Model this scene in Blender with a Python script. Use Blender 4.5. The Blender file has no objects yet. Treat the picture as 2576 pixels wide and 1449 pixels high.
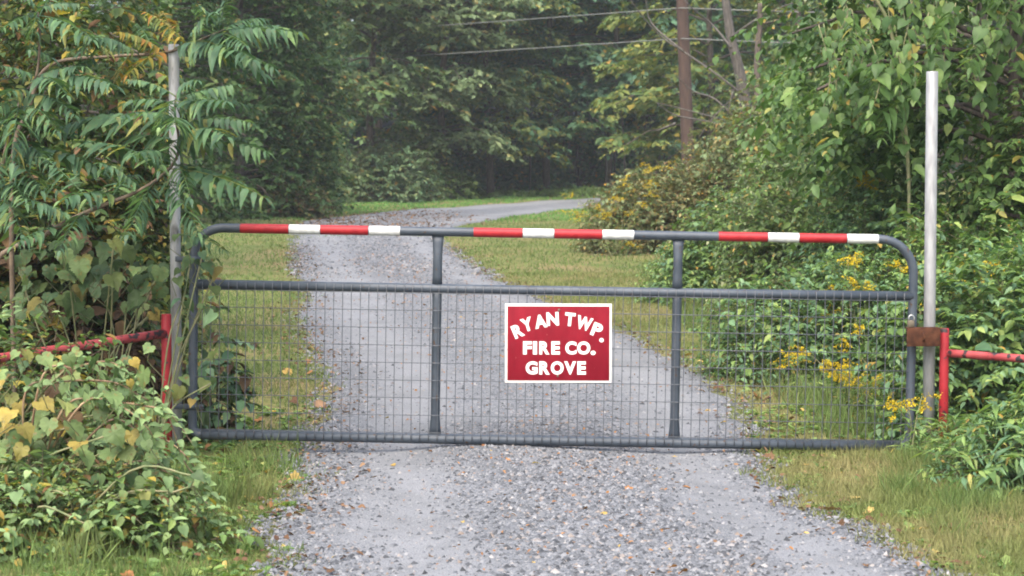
import bpy, math
import numpy as np
from mathutils import Matrix, Vector

# ------------------------------------------------------------------ camera, world, sun, exposure
SC = bpy.context.scene
COL = SC.collection
PITCH = math.radians(2.96)
FPX = 5208.0          # focal length in pixels of a 2576 px wide picture
EYE = 1.6

cam_d = bpy.data.cameras.new('camera'); cam = bpy.data.objects.new('camera', cam_d); COL.objects.link(cam)
cam.location = (0, 0, EYE); cam.rotation_euler = (math.pi / 2 - PITCH, 0, 0)
cam_d.sensor_width = 36.0; cam_d.lens = 36.0 * FPX / 2576.0
cam_d.clip_start = 0.1; cam_d.clip_end = 2000
cam_d.dof.use_dof = True; cam_d.dof.focus_distance = 12.0; cam_d.dof.aperture_fstop = 7.0
SC.camera = cam

SUN_EL, SUN_AZ = 56.0, 200.0      # azimuth clockwise from +Y (behind the camera, a little to its left)
W = bpy.data.worlds.new('World'); SC.world = W; W.use_nodes = True
nt = W.node_tree; nt.nodes.clear()
sky = nt.nodes.new('ShaderNodeTexSky'); sky.sky_type = 'NISHITA'; sky.sun_disc = False
sky.sun_elevation = math.radians(SUN_EL); sky.sun_rotation = math.radians(SUN_AZ)
sky.air_density = 1.0; sky.dust_density = 6.0; sky.ozone_density = 1.2; sky.altitude = 300
bg = nt.nodes.new('ShaderNodeBackground'); bg.inputs['Strength'].default_value = 0.15
wo = nt.nodes.new('ShaderNodeOutputWorld')
nt.links.new(sky.outputs[0], bg.inputs['Color']); nt.links.new(bg.outputs[0], wo.inputs['Surface'])

sun_d = bpy.data.lights.new('sun', 'SUN'); sun = bpy.data.objects.new('sun', sun_d); COL.objects.link(sun)
sun_d.energy = 1.5; sun_d.angle = math.radians(70); sun_d.color = (1.0, 0.965, 0.91)
el, az = math.radians(SUN_EL), math.radians(SUN_AZ)
to_sun = Vector((math.sin(az) * math.cos(el), math.cos(az) * math.cos(el), math.sin(el)))
sun.rotation_euler = to_sun.to_track_quat('Z', 'Y').to_euler()
sun.location = (0, 0, 30)

SC.view_settings.view_transform = 'Standard'; SC.view_settings.look = 'None'
SC.view_settings.exposure = 1.7; SC.view_settings.gamma = 1.0; SC.view_settings.use_curve_mapping = False
SC.render.engine = 'CYCLES'
SC.cycles.use_denoising = True; SC.cycles.filter_width = 1.9
SC.cycles.max_bounces = 6; SC.cycles.diffuse_bounces = 4; SC.cycles.glossy_bounces = 2
SC.cycles.transmission_bounces = 3; SC.cycles.transparent_max_bounces = 4
SC.cycles.caustics_reflective = False; SC.cycles.caustics_refractive = False

# ------------------------------------------------------------------ geometry helpers
UP = np.array([0., 0., 1.])
def rs(seed): return np.random.default_rng(seed)
def nrm(v): return v / (np.linalg.norm(v, axis=-1, keepdims=True) + 1e-9)

def at(px, py, Y):
    """point at depth Y (metres along +Y) seen where a 2576x1449 picture shows px,py"""
    u = (px - 1288) / FPX; w = (724.5 - py) / FPX
    d = np.array([u, math.cos(PITCH) + w * math.sin(PITCH), -math.sin(PITCH) + w * math.cos(PITCH)])
    return np.array([0, 0, EYE]) + d * (Y / d[1])

_gd = np.array([-400, 0, 12, 15, 18, 25, 35, 45, 58, 66, 74, 90, 130, 400.])
_gz = np.array([0, 0, 0, .09, .20, .42, .63, .74, .90, 1.08, 1.5, 3.2, 8.0, 30.])
_fd = np.linspace(-30, 430, 4601); _fz = np.interp(_fd, _gd, _gz)
_k = np.hanning(41); _k /= _k.sum(); _fz = np.convolve(np.pad(_fz, 20, mode='edge'), _k, 'valid')
def gz(x, y):
    x = np.asarray(x, float); y = np.asarray(y, float)
    g = np.interp(y, _fd, _fz)
    side = np.clip(np.abs(x) - 4.5, 0, 40)
    g = g + 0.06 * side * np.clip((y - 8) / 20, 0, 1)
    g = g + 0.012 * np.sin(x * 2.1 + y * .7) + 0.010 * np.sin(x * 4.3 - y * 1.9)
    return g
def ground_at(px, py):
    lo, hi = 5.0, 72.0
    for _ in range(50):
        m = (lo + hi) / 2
        p = at(px, py, m)
        if p[2] > gz(p[0], p[1]): lo = m
        else: hi = m
    return at(px, py, lo)

def mesh(name, V, T, smooth=False):
    """V (n,3), T (m,3) triangles or list of polygons"""
    me = bpy.data.meshes.new(name)
    V = np.ascontiguousarray(V, dtype=np.float32)
    if isinstance(T, np.ndarray):
        m, k = T.shape
        me.vertices.add(len(V)); me.vertices.foreach_set('co', V.ravel())
        me.loops.add(m * k); me.loops.foreach_set('vertex_index', np.ascontiguousarray(T, dtype=np.int32).ravel())
        me.polygons.add(m)
        me.polygons.foreach_set('loop_start', np.arange(0, m * k, k, dtype=np.int32))
        me.update(calc_edges=True)
    else:
        me.from_pydata([tuple(map(float, v)) for v in V], [], [tuple(map(int, t)) for t in T]); me.update()
    if smooth:
        me.polygons.foreach_set('use_smooth', np.ones(len(me.polygons), dtype=bool))
    return me

def obj(name, me, mat=None, parent=None, loc=None):
    o = bpy.data.objects.new(name, me); COL.objects.link(o)
    if mat is not None and me is not None and len(me.materials) == 0: me.materials.append(mat)
    if parent is not None: o.parent = parent
    if loc is not None: o.location = loc
    return o
def tag(o, label, cat, group=None, kind=None):
    if label: o['label'] = label
    if cat: o['category'] = cat
    if group: o['group'] = group
    if kind: o['kind'] = kind
    return o
def thing(name, label, cat, loc, group=None):
    o = bpy.data.objects.new(name, None); COL.objects.link(o); o.location = tuple(map(float, loc))
    o.empty_display_size = 0.2
    return tag(o, label, cat, group)
def part(name, VT, mat, root, smooth=False, parent=None, kind=None):
    """world-coordinate geometry as a child of root"""
    V, T = VT
    o = obj(name, mesh(name, np.asarray(V) - np.array(root.location), T, smooth), mat, parent or root)
    if kind: o['kind'] = kind
    return o

def join(lst):
    Vs, Ts, k = [], [], 0
    for V, T in lst:
        Vs.append(V); Ts.append(np.asarray(T) + k); k += len(V)
    return np.concatenate(Vs), np.concatenate(Ts)

def tube(P, R, n=8, cap=True, flat=None):
    """quad tube through points P with radii R; flat (m,2) multiplies the two cross axes"""
    P = np.asarray(P, float); m = len(P); R = np.broadcast_to(np.asarray(R, float), (m,))
    t = np.gradient(P, axis=0); t = nrm(t)
    ref = np.array([0, 1., 0]) if abs(t[0][1]) < .9 else np.array([1., 0, 0])
    a = nrm(np.cross(t, ref)); b = np.cross(t, a)
    ang = np.arange(n) * 2 * math.pi / n
    f = np.ones((m, 2)) if flat is None else np.asarray(flat)
    V = P[:, None] + R[:, None, None] * (a[:, None] * np.cos(ang)[None, :, None] * f[:, 0][:, None, None]
                                         + b[:, None] * np.sin(ang)[None, :, None] * f[:, 1][:, None, None])
    V = V.reshape(-1, 3)
    i = np.arange(m - 1)[:, None] * n; j = np.arange(n)[None]; j2 = (j + 1) % n
    q = np.stack([i + j, i + j2, i + n + j2, i + n + j], -1).reshape(-1, 4)
    T = np.concatenate([q[:, [0, 1, 2]], q[:, [0, 2, 3]]])
    if cap:
        V = np.concatenate([V, P[:1], P[-1:]]); c0, c1 = m * n, m * n + 1
        j = np.arange(n); j2 = (j + 1) % n
        T = np.concatenate([T, np.stack([np.full(n, c0), j2, j], -1),
                            np.stack([np.full(n, c1), (m - 1) * n + j, (m - 1) * n + j2], -1)])
    return V, T
def curve(pts, n=12):
    """Catmull-Rom through pts"""
    P = np.asarray(pts, float); P = np.concatenate([[2 * P[0] - P[1]], P, [2 * P[-1] - P[-2]]])
    out = []
    for i in range(1, len(P) - 2):
        for t in np.linspace(0, 1, n, endpoint=False):
            p0, p1, p2, p3 = P[i - 1:i + 3]
            out.append(.5 * (2 * p1 + (p2 - p0) * t + (2 * p0 - 5 * p1 + 4 * p2 - p3) * t * t + (3 * p1 - p0 - 3 * p2 + p3) * t ** 3))
    out.append(P[-2]); return np.array(out)
def boxm(c, s, bev=0.0):
    c = np.asarray(c, float); h = np.asarray(s, float) / 2
    if bev <= 0:
        V = np.array([[x, y, z] for x in (-1, 1) for y in (-1, 1) for z in (-1, 1)]) * h + c
        T = np.array([[0, 1, 3], [0, 3, 2], [4, 6, 7], [4, 7, 5], [0, 4, 5], [0, 5, 1], [2, 3, 7], [2, 7, 6], [0, 2, 6], [0, 6, 4], [1, 5, 7], [1, 7, 3]])
        return V, T
    import bmesh
    bm = bmesh.new(); bmesh.ops.create_cube(bm, size=1)
    for v in bm.verts: v.co = Vector((v.co.x * h[0] * 2, v.co.y * h[1] * 2, v.co.z * h[2] * 2))
    bmesh.ops.bevel(bm, geom=bm.edges[:], offset=bev, segments=2, affect='EDGES', profile=.5)
    bmesh.ops.triangulate(bm, faces=bm.faces[:]); bm.verts.index_update()
    V = np.array([v.co for v in bm.verts]) + c; T = np.array([[v.index for v in f.verts] for f in bm.faces]); bm.free()
    return V, T

# ------------------------------------------------------------------ materials
def lin(c): return tuple(((v / 12.92) if v <= .04045 else ((v + .055) / 1.055) ** 2.4) for v in c)
def new_mat(name):
    m = bpy.data.materials.new(name); m.use_nodes = True
    m.node_tree.nodes.clear(); return m, m.node_tree
def N(nt, t, **kw):
    n = nt.nodes.new(t)
    for k, v in kw.items():
        if k.startswith('i_'):
            n.inputs[k[2:].replace('_', ' ')].default_value = v
        else: setattr(n, k, v)
    return n
def ramp(nt, stops, interp='LINEAR'):
    r = nt.nodes.new('ShaderNodeValToRGB'); r.color_ramp.interpolation = interp
    e = r.color_ramp.elements
    while len(e) < len(stops): e.new(.5)
    for el_, (p, c) in zip(e, stops):
        el_.position = p; el_.color = (*c, 1) if len(c) == 3 else c
    return r
def mix(nt, fac, a, b, mode='MIX'):
    m = nt.nodes.new('ShaderNodeMix'); m.data_type = 'RGBA'; m.blend_type = mode
    for sock, v in ((m.inputs[0], fac), (m.inputs[6], a), (m.inputs[7], b)):
        if hasattr(v, 'links') or hasattr(v, 'is_linked'): nt.links.new(v, sock)
        else: sock.default_value = v if not isinstance(v, tuple) else ((*v, 1) if len(v) == 3 else v)
    return m.outputs[2]

def leaf_mat(name, stops, trans=.35, rough=.5, spec=.35, spots=None):
    """per-leaf colour from a ramp; stops = [(pos, linear rgb)]"""
    m, nt = new_mat(name)
    geo = N(nt, 'ShaderNodeNewGeometry'); oi = N(nt, 'ShaderNodeObjectInfo')
    add = N(nt, 'ShaderNodeMath', operation='ADD'); fr = N(nt, 'ShaderNodeMath', operation='FRACT')
    nt.links.new(geo.outputs['Random Per Island'], add.inputs[0]); nt.links.new(oi.outputs['Random'], add.inputs[1])
    nt.links.new(add.outputs[0], fr.inputs[0])
    r = ramp(nt, stops); nt.links.new(fr.outputs[0], r.inputs[0]); col = r.outputs[0]
    tc = N(nt, 'ShaderNodeTexCoord')
    no = N(nt, 'ShaderNodeTexNoise'); no.inputs['Scale'].default_value = 14; no.inputs['Detail'].default_value = 3
    nt.links.new(geo.outputs['Position'], no.inputs['Vector'])
    rr = ramp(nt, [(.3, (.72, .72, .72)), (.7, (1.22, 1.22, 1.18))]); nt.links.new(no.outputs[0], rr.inputs[0])
    col = mix(nt, 1.0, col, rr.outputs[0], 'MULTIPLY')
    if spots:
        n2 = N(nt, 'ShaderNodeTexNoise'); n2.inputs['Scale'].default_value = 38; n2.inputs['Detail'].default_value = 2
        nt.links.new(geo.outputs['Position'], n2.inputs['Vector'])
        r2 = ramp(nt, [(.60, (0, 0, 0)), (.68, (1, 1, 1))]); nt.links.new(n2.outputs[0], r2.inputs[0])
        col = mix(nt, r2.outputs[0], col, spots)
    b = N(nt, 'ShaderNodeBsdfPrincipled'); b.inputs['Roughness'].default_value = rough
    b.inputs['Specular IOR Level'].default_value = spec * .6
    nt.links.new(col, b.inputs['Base Color'])
    tr = N(nt, 'ShaderNodeBsdfTranslucent')
    tcol = mix(nt, 1.0, col, (1.15, 1.25, .65), 'MULTIPLY'); nt.links.new(tcol, tr.inputs['Color'])
    ms = N(nt, 'ShaderNodeMixShader'); ms.inputs[0].default_value = trans
    nt.links.new(b.outputs[0], ms.inputs[1]); nt.links.new(tr.outputs[0], ms.inputs[2])
    o = N(nt, 'ShaderNodeOutputMaterial'); nt.links.new(ms.outputs[0], o.inputs[0])
    return m

def noise_mat(name, c1, c2, scale=20, rough=.7, metal=0., bump=.0, detail=5, lo=.35, hi=.65, stretch=(1, 1, 1), spec=.4, extra=None):
    m, nt = new_mat(name)
    tc = N(nt, 'ShaderNodeTexCoord'); mp = N(nt, 'ShaderNodeMapping'); mp.inputs['Scale'].default_value = stretch
    nt.links.new(tc.outputs['Object'], mp.inputs[0])
    no = N(nt, 'ShaderNodeTexNoise'); no.inputs['Scale'].default_value = scale; no.inputs['Detail'].default_value = detail
    nt.links.new(mp.outputs[0], no.inputs['Vector'])
    r = ramp(nt, [(lo, c1), (hi, c2)]); nt.links.new(no.outputs[0], r.inputs[0]); col = r.outputs[0]
    if extra:      # (scale, lo, hi, colour) patches
        n2 = N(nt, 'ShaderNodeTexNoise'); n2.inputs['Scale'].default_value = extra[0]; n2.inputs['Detail'].default_value = 4
        nt.links.new(mp.outputs[0], n2.inputs['Vector'])
        r2 = ramp(nt, [(extra[1], (0, 0, 0)), (extra[2], (1, 1, 1))]); nt.links.new(n2.outputs[0], r2.inputs[0])
        col = mix(nt, r2.outputs[0], col, extra[3])
    b = N(nt, 'ShaderNodeBsdfPrincipled'); b.inputs['Roughness'].default_value = rough; b.inputs['Metallic'].default_value = metal
    b.inputs['Specular IOR Level'].default_value = spec
    nt.links.new(col, b.inputs['Base Color'])
    if bump:
        bp = N(nt, 'ShaderNodeBump'); bp.inputs['Strength'].default_value = bump; bp.inputs['Distance'].default_value = .01
        nt.links.new(no.outputs[0], bp.inputs['Height']); nt.links.new(bp.outputs[0], b.inputs['Normal'])
    o = N(nt, 'ShaderNodeOutputMaterial'); nt.links.new(b.outputs[0], o.inputs[0])
    return m

M = {}
# leaf colours are linear albedos
M['sumac'] = leaf_mat('sumac_leaf', [(0, (.05, .10, .056)), (.5, (.07, .135, .07)), (.8, (.10, .18, .08)), (.95, (.15, .23, .085)), (1, (.22, .2, .055))], .34, .5, .35, (.10, .12, .05))
M['sumac_turning'] = leaf_mat('sumac_turning_leaf', [(0, (.07, .12, .04)), (.4, (.16, .17, .04)), (.75, (.30, .22, .04)), (1, (.28, .13, .03))], .35, .5, .4)
M['grape'] = leaf_mat('grape_leaf', [(0, (.055, .095, .04)), (.5, (.08, .13, .05)), (.75, (.115, .165, .06)), (.9, (.18, .19, .055)), (1, (.28, .21, .05))], .32, .5, .35, (.12, .09, .03))
M['grape_pale'] = leaf_mat('grape_pale_leaf', [(0, (.11, .165, .06)), (.5, (.15, .215, .08)), (.8, (.18, .245, .09)), (.9, (.24, .24, .07)), (1, (.34, .25, .06))], .32, .5, .35, (.20, .17, .06))
M['grape_yellow'] = leaf_mat('grape_yellow_leaf', [(0, (.16, .15, .04)), (.6, (.30, .22, .05)), (1, (.24, .13, .04))], .35, .55, .3, (.14, .085, .03))
M['bramble'] = leaf_mat('bramble_leaf', [(0, (.13, .20, .085)), (.6, (.19, .28, .12)), (1, (.25, .34, .14))], .3, .5, .3)
M['thicket'] = leaf_mat('thicket_leaf', [(0, (0.042, 0.07875, 0.0315)), (.35, (0.0735, 0.126, 0.042)), (.6, (0.126, 0.1785, 0.0525)), (.75, (0.231, 0.231, 0.0525)), (.86, (0.357, 0.273, 0.0525)), (.93, (0.168, 0.0945, 0.042)), (1, (0.105, 0.05775, 0.0315))], .38, .5, .35)
M['thicket_dark'] = leaf_mat('thicket_dark_leaf', [(0, (.035, .06, .022)), (.5, (.06, .10, .035)), (.8, (.1, .13, .04)), (.9, (.2, .15, .04)), (1, (.13, .065, .03))], .38, .5, .3)
M['dead'] = leaf_mat('dead_leaf', [(0, (.045, .028, .017)), (.5, (.075, .047, .026)), (1, (.125, .08, .04))], .2, .7, .2)
M['hedge_dark'] = leaf_mat('dark_tree_leaf', [(0, (0.0308, 0.0682, 0.022)), (.6, (0.0495, 0.099, 0.0286)), (.93, (0.0825, 0.132, 0.0385)), (1, (0.22, 0.154, 0.0385))], .3, .5, .3)
M['poplar'] = leaf_mat('grey_green_leaf', [(0, (.075, .115, .05)), (.5, (.105, .155, .07)), (.82, (.15, .20, .09)), (.94, (.2, .22, .08)), (1, (.28, .13, .04))], .33, .5, .4)
M['maple'] = leaf_mat('maple_leaf', [(0, (0.057, 0.1276, 0.072)), (.55, (0.0825, 0.1726, 0.09)), (.88, (0.1276, 0.225, 0.105)), (.97, (0.3, 0.285, 0.09)), (1, (0.45, 0.24, 0.06))], .33, .5, .35)
M['oak'] = leaf_mat('oak_leaf', [(0, (0.0625, 0.1187, 0.04375)), (.5, (0.09375, 0.1625, 0.05625)), (.85, (0.1625, 0.225, 0.06875)), (.95, (0.3, 0.2625, 0.0625)), (1, (0.375, 0.1875, 0.05))], .35, .5, .35)
M['silver_tree'] = leaf_mat('silver_tree_leaf', [(0, (.10, .15, .07)), (.5, (.135, .19, .09)), (.85, (.19, .25, .125)), (.97, (.25, .28, .11)), (1, (.32, .18, .05))], .33, .5, .4)
M['yellow_tree'] = leaf_mat('yellow_tree_leaf', [(0, (.10, .14, .04)), (.5, (.16, .19, .05)), (.85, (.22, .24, .07)), (1, (.36, .27, .06))], .35, .5, .3)
M['blue_tree'] = leaf_mat('blue_green_tree_leaf', [(0, (0.05625, 0.125, 0.075)), (.6, (0.0875, 0.175, 0.1063)), (.95, (0.125, 0.225, 0.125)), (1, (0.35, 0.25, 0.0625))], .33, .5, .4)
M['yellowing'] = leaf_mat('yellowing_leaf', [(0, (0.0805, 0.138, 0.046)), (.5, (0.1495, 0.207, 0.0575)), (.8, (0.253, 0.2645, 0.069)), (1, (0.391, 0.2875, 0.0575))], .35, .5, .3)
M['backtree'] = leaf_mat('wood_leaf', [(0, (0.04725, 0.0945, 0.04725)), (.6, (0.081, 0.135, 0.06075)), (.9, (0.135, 0.189, 0.0675)), (1, (0.297, 0.216, 0.054))], .3, .5, .3)
M['rust_bush'] = leaf_mat('rusty_bush_leaf', [(0, (.09, .11, .045)), (.4, (.14, .15, .06)), (.65, (.17, .145, .07)), (.85, (.19, .12, .06)), (.94, (.30, .18, .045)), (1, (.42, .24, .035))], .35, .55, .3)
M['silver_bush'] = leaf_mat('silvery_bush_leaf', [(0, (0.0935, 0.132, 0.0605)), (.5, (0.143, 0.198, 0.088)), (.8, (0.209, 0.253, 0.121)), (.92, (0.33, 0.352, 0.198)), (1, (0.44, 0.264, 0.055))], .3, .5, .4)
M['vine'] = leaf_mat('vine_leaf', [(0, (.048, .095, .028)), (.5, (.072, .135, .038)), (.8, (.10, .175, .05)), (.97, (.15, .22, .06)), (1, (.30, .22, .05))], .36, .45, .4)
M['weed'] = leaf_mat('weed_leaf', [(0, (0.08125, 0.1437, 0.045)), (.5, (0.125, 0.207, 0.06)), (.8, (0.1875, 0.276, 0.08)), (.95, (0.275, 0.3335, 0.1)), (1, (0.375, 0.23, 0.05))], .35, .48, .4)
M['weed_blue'] = leaf_mat('blue_green_weed_leaf', [(0, (0.07475, 0.1437, 0.07475)), (.6, (0.115, 0.207, 0.1035)), (1, (0.184, 0.2875, 0.138))], .33, .45, .4)
M['fern'] = leaf_mat('fern_leaf', [(0, (.05, .10, .03)), (.6, (.09, .15, .045)), (1, (.16, .21, .06))], .35, .55, .25)
M['gold'] = leaf_mat('goldenrod_flower', [(0, (.40, .28, .015)), (.6, (.52, .38, .02)), (1, (.58, .46, .04))], .25, .7, .2)
M['litter_yellow'] = leaf_mat('fallen_yellow_leaf', [(0, (0.315, 0.21, 0.056)), (1, (0.434, 0.315, 0.105))], .2, .6, .3)
M['litter_orange'] = leaf_mat('fallen_orange_leaf', [(0, (0.195, 0.0845, 0.0325)), (1, (0.312, 0.156, 0.0585))], .2, .6, .3)
M['litter_brown'] = leaf_mat('fallen_brown_leaf', [(0, (0.07, 0.0385, 0.0245)), (.6, (0.14, 0.077, 0.042)), (1, (0.224, 0.14, 0.084))], .15, .7, .2)

M['bark'] = noise_mat('bark', (.045, .035, .028), (.12, .095, .075), 14, .9, 0, .6, stretch=(3, 3, .5))
M['bark_grey'] = noise_mat('grey_bark', (.045, .04, .034), (.11, .097, .083), 12, .9, 0, .5, stretch=(3, 3, .5))
M['twig'] = noise_mat('twig', (.07, .05, .035), (.15, .11, .07), 20, .85)
M['green_stem'] = noise_mat('green_stem', (.10, .13, .05), (.20, .18, .09), 20, .7)
M['cane'] = noise_mat('bramble_cane', (.20, .11, .07), (.30, .22, .12), 20, .7)
M['pole_wood'] = noise_mat('creosoted_wood', (.028, .017, .012), (.075, .044, .031), 30, .85, 0, .6, stretch=(4, 4, .12))
M['cable'] = noise_mat('weathered_cable', (.11, .115, .10), (.17, .175, .155), 4, .6)

M['gate_paint'] = noise_mat('gate_grey_paint', (.034, .044, .056), (.056, .068, .082), 7, .45, 0, .1, spec=.4, extra=(34, .63, .72, (.06, .034, .02)))
M['wire'] = noise_mat('galvanised_wire', (.07, .075, .083), (.11, .116, .125), 60, .5, .3)
M['tape_red'] = noise_mat('red_reflective_tape', (.26, .011, .015), (.35, .018, .022), 26, .5, spec=.3, extra=(48, .66, .74, (.20, .03, .03)))
M['tape_white'] = noise_mat('white_reflective_tape', (.50, .50, .47), (.66, .66, .63), 22, .5, extra=(48, .66, .74, (.38, .36, .32)))
M['galv'] = noise_mat('galvanised_pipe', (.25, .25, .25), (.35, .35, .345), 35, .5, .25, .1, stretch=(1, 1, .25), extra=(5, .60, .75, (0.15, 0.14, 0.13)))
M['galv_shadow_streaked'] = noise_mat('shadow_streaked_pipe', (.25, .25, .245), (.34, .34, .33), 30, .55, .2, .1, stretch=(1, 1, .3), extra=(9, .57, .66, (.05, .045, .04)))  # dark patches are shadow streaks painted into the pipe colour
M['red_paint'] = noise_mat('chipped_red_paint', (.20, .010, .014), (.29, .018, .023), 12, .5, 0, .15, spec=.25, extra=(22, .60, .64, (.03, .022, .022)))
M['red_weathered'] = noise_mat('weathered_red_paint', (.20, .024, .026), (.31, .055, .055), 10, .6, 0, .2, spec=.25, extra=(24, .54, .59, (.02, .017, .018)))
M['rust'] = noise_mat('rusted_steel', (.034, .014, .008), (.082, .032, .016), 24, .9, 0, .4, spec=.15)
M['sign_red'] = noise_mat('sign_red', (.15, .004, .011), (.20, .007, .016), 9, .6, spec=.12, stretch=(1.4, 1, .5), extra=(60, .73, .77, (.30, .12, .10)))
M['sign_white'] = noise_mat('sign_white', (0.646, 0.6375, 0.578), (0.714, 0.7055, 0.6545), 18, .5, spec=.35, extra=(70, .68, .72, (0.425, 0.323, 0.221)))
M['steel'] = noise_mat('bright_steel', (0.385, 0.385, 0.364), (0.476, 0.476, 0.455), 30, .3, .8)
M['brass'] = noise_mat('dark_padlock', (.10, .085, .06), (.16, .13, .09), 30, .45, .5)

def grass_mat(name, green, straw, patch=.55, lo=.42, hi=.6):
    m, nt = new_mat(name)
    geo = N(nt, 'ShaderNodeNewGeometry')
    rg = ramp(nt, [(0, tuple(c * .7 for c in green)), (.6, green), (1, tuple(min(1, c * 1.45) for c in green))]); nt.links.new(geo.outputs['Random Per Island'], rg.inputs[0])
    rw = ramp(nt, [(0, tuple(c * .7 for c in straw)), (.6, straw), (1, tuple(min(1, c * 1.3) for c in straw))]); nt.links.new(geo.outputs['Random Per Island'], rw.inputs[0])
    no = N(nt, 'ShaderNodeTexNoise'); no.inputs['Scale'].default_value = 1.3; no.inputs['Detail'].default_value = 5
    nt.links.new(geo.outputs['Position'], no.inputs['Vector'])
    mr = ramp(nt, [(lo, (0, 0, 0)), (hi, (1, 1, 1))]); nt.links.new(no.outputs[0], mr.inputs[0])
    col = mix(nt, mr.outputs[0], rg.outputs[0], rw.outputs[0])
    b = N(nt, 'ShaderNodeBsdfPrincipled'); b.inputs['Roughness'].default_value = .6; b.inputs['Specular IOR Level'].default_value = .25
    nt.links.new(col, b.inputs['Base Color'])
    tr = N(nt, 'ShaderNodeBsdfTranslucent'); nt.links.new(col, tr.inputs['Color'])
    ms = N(nt, 'ShaderNodeMixShader'); ms.inputs[0].default_value = .35
    nt.links.new(b.outputs[0], ms.inputs[1]); nt.links.new(tr.outputs[0], ms.inputs[2])
    o = N(nt, 'ShaderNodeOutputMaterial'); nt.links.new(ms.outputs[0], o.inputs[0]); return m
M['grass_green'] = grass_mat('green_grass', (.095, .145, .035), (.17, .165, .055), lo=.5, hi=.72)
M['grass_dry'] = grass_mat('dry_grass', (.125, .155, .042), (.225, .20, .08), lo=.42, hi=.64)
M['grass_lush'] = grass_mat('lush_grass', (.085, .20, .036), (.13, .21, .05), lo=.5, hi=.7)

def ground_mat():
    m, nt = new_mat('ground_soil')
    geo = N(nt, 'ShaderNodeNewGeometry')
    n1 = N(nt, 'ShaderNodeTexNoise'); n1.inputs['Scale'].default_value = .9; n1.inputs['Detail'].default_value = 8
    n2 = N(nt, 'ShaderNodeTexNoise'); n2.inputs['Scale'].default_value = 22; n2.inputs['Detail'].default_value = 4
    for n in (n1, n2): nt.links.new(geo.outputs['Position'], n.inputs['Vector'])
    r1 = ramp(nt, [(.35, (.085, .11, .035)), (.5, (.13, .135, .05)), (.65, (.17, .14, .07))]); nt.links.new(n1.outputs[0], r1.inputs[0])
    r2 = ramp(nt, [(.3, (.55, .55, .55)), (.7, (1.25, 1.2, 1.1))]); nt.links.new(n2.outputs[0], r2.inputs[0])
    col = mix(nt, 1.0, r1.outputs[0], r2.outputs[0], 'MULTIPLY')
    # leaf litter takes over under the wood
    sp = N(nt, 'ShaderNodeSeparateXYZ'); nt.links.new(geo.outputs['Position'], sp.inputs[0])
    mr = N(nt, 'ShaderNodeMapRange'); mr.inputs[1].default_value = 64; mr.inputs[2].default_value = 68
    nt.links.new(sp.outputs[1], mr.inputs[0])
    col = mix(nt, mr.outputs[0], col, (.026, .022, .012))
    b = N(nt, 'ShaderNodeBsdfPrincipled'); b.inputs['Roughness'].default_value = .95; b.inputs['Specular IOR Level'].default_value = .1
    nt.links.new(col, b.inputs['Base Color'])
    bp = N(nt, 'ShaderNodeBump'); bp.inputs['Strength'].default_value = .5; bp.inputs['Distance'].default_value = .03
    nt.links.new(n2.outputs[0], bp.inputs['Height']); nt.links.new(bp.outputs[0], b.inputs['Normal'])
    o = N(nt, 'ShaderNodeOutputMaterial'); nt.links.new(b.outputs[0], o.inputs[0]); return m
M['ground'] = ground_mat()

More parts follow.
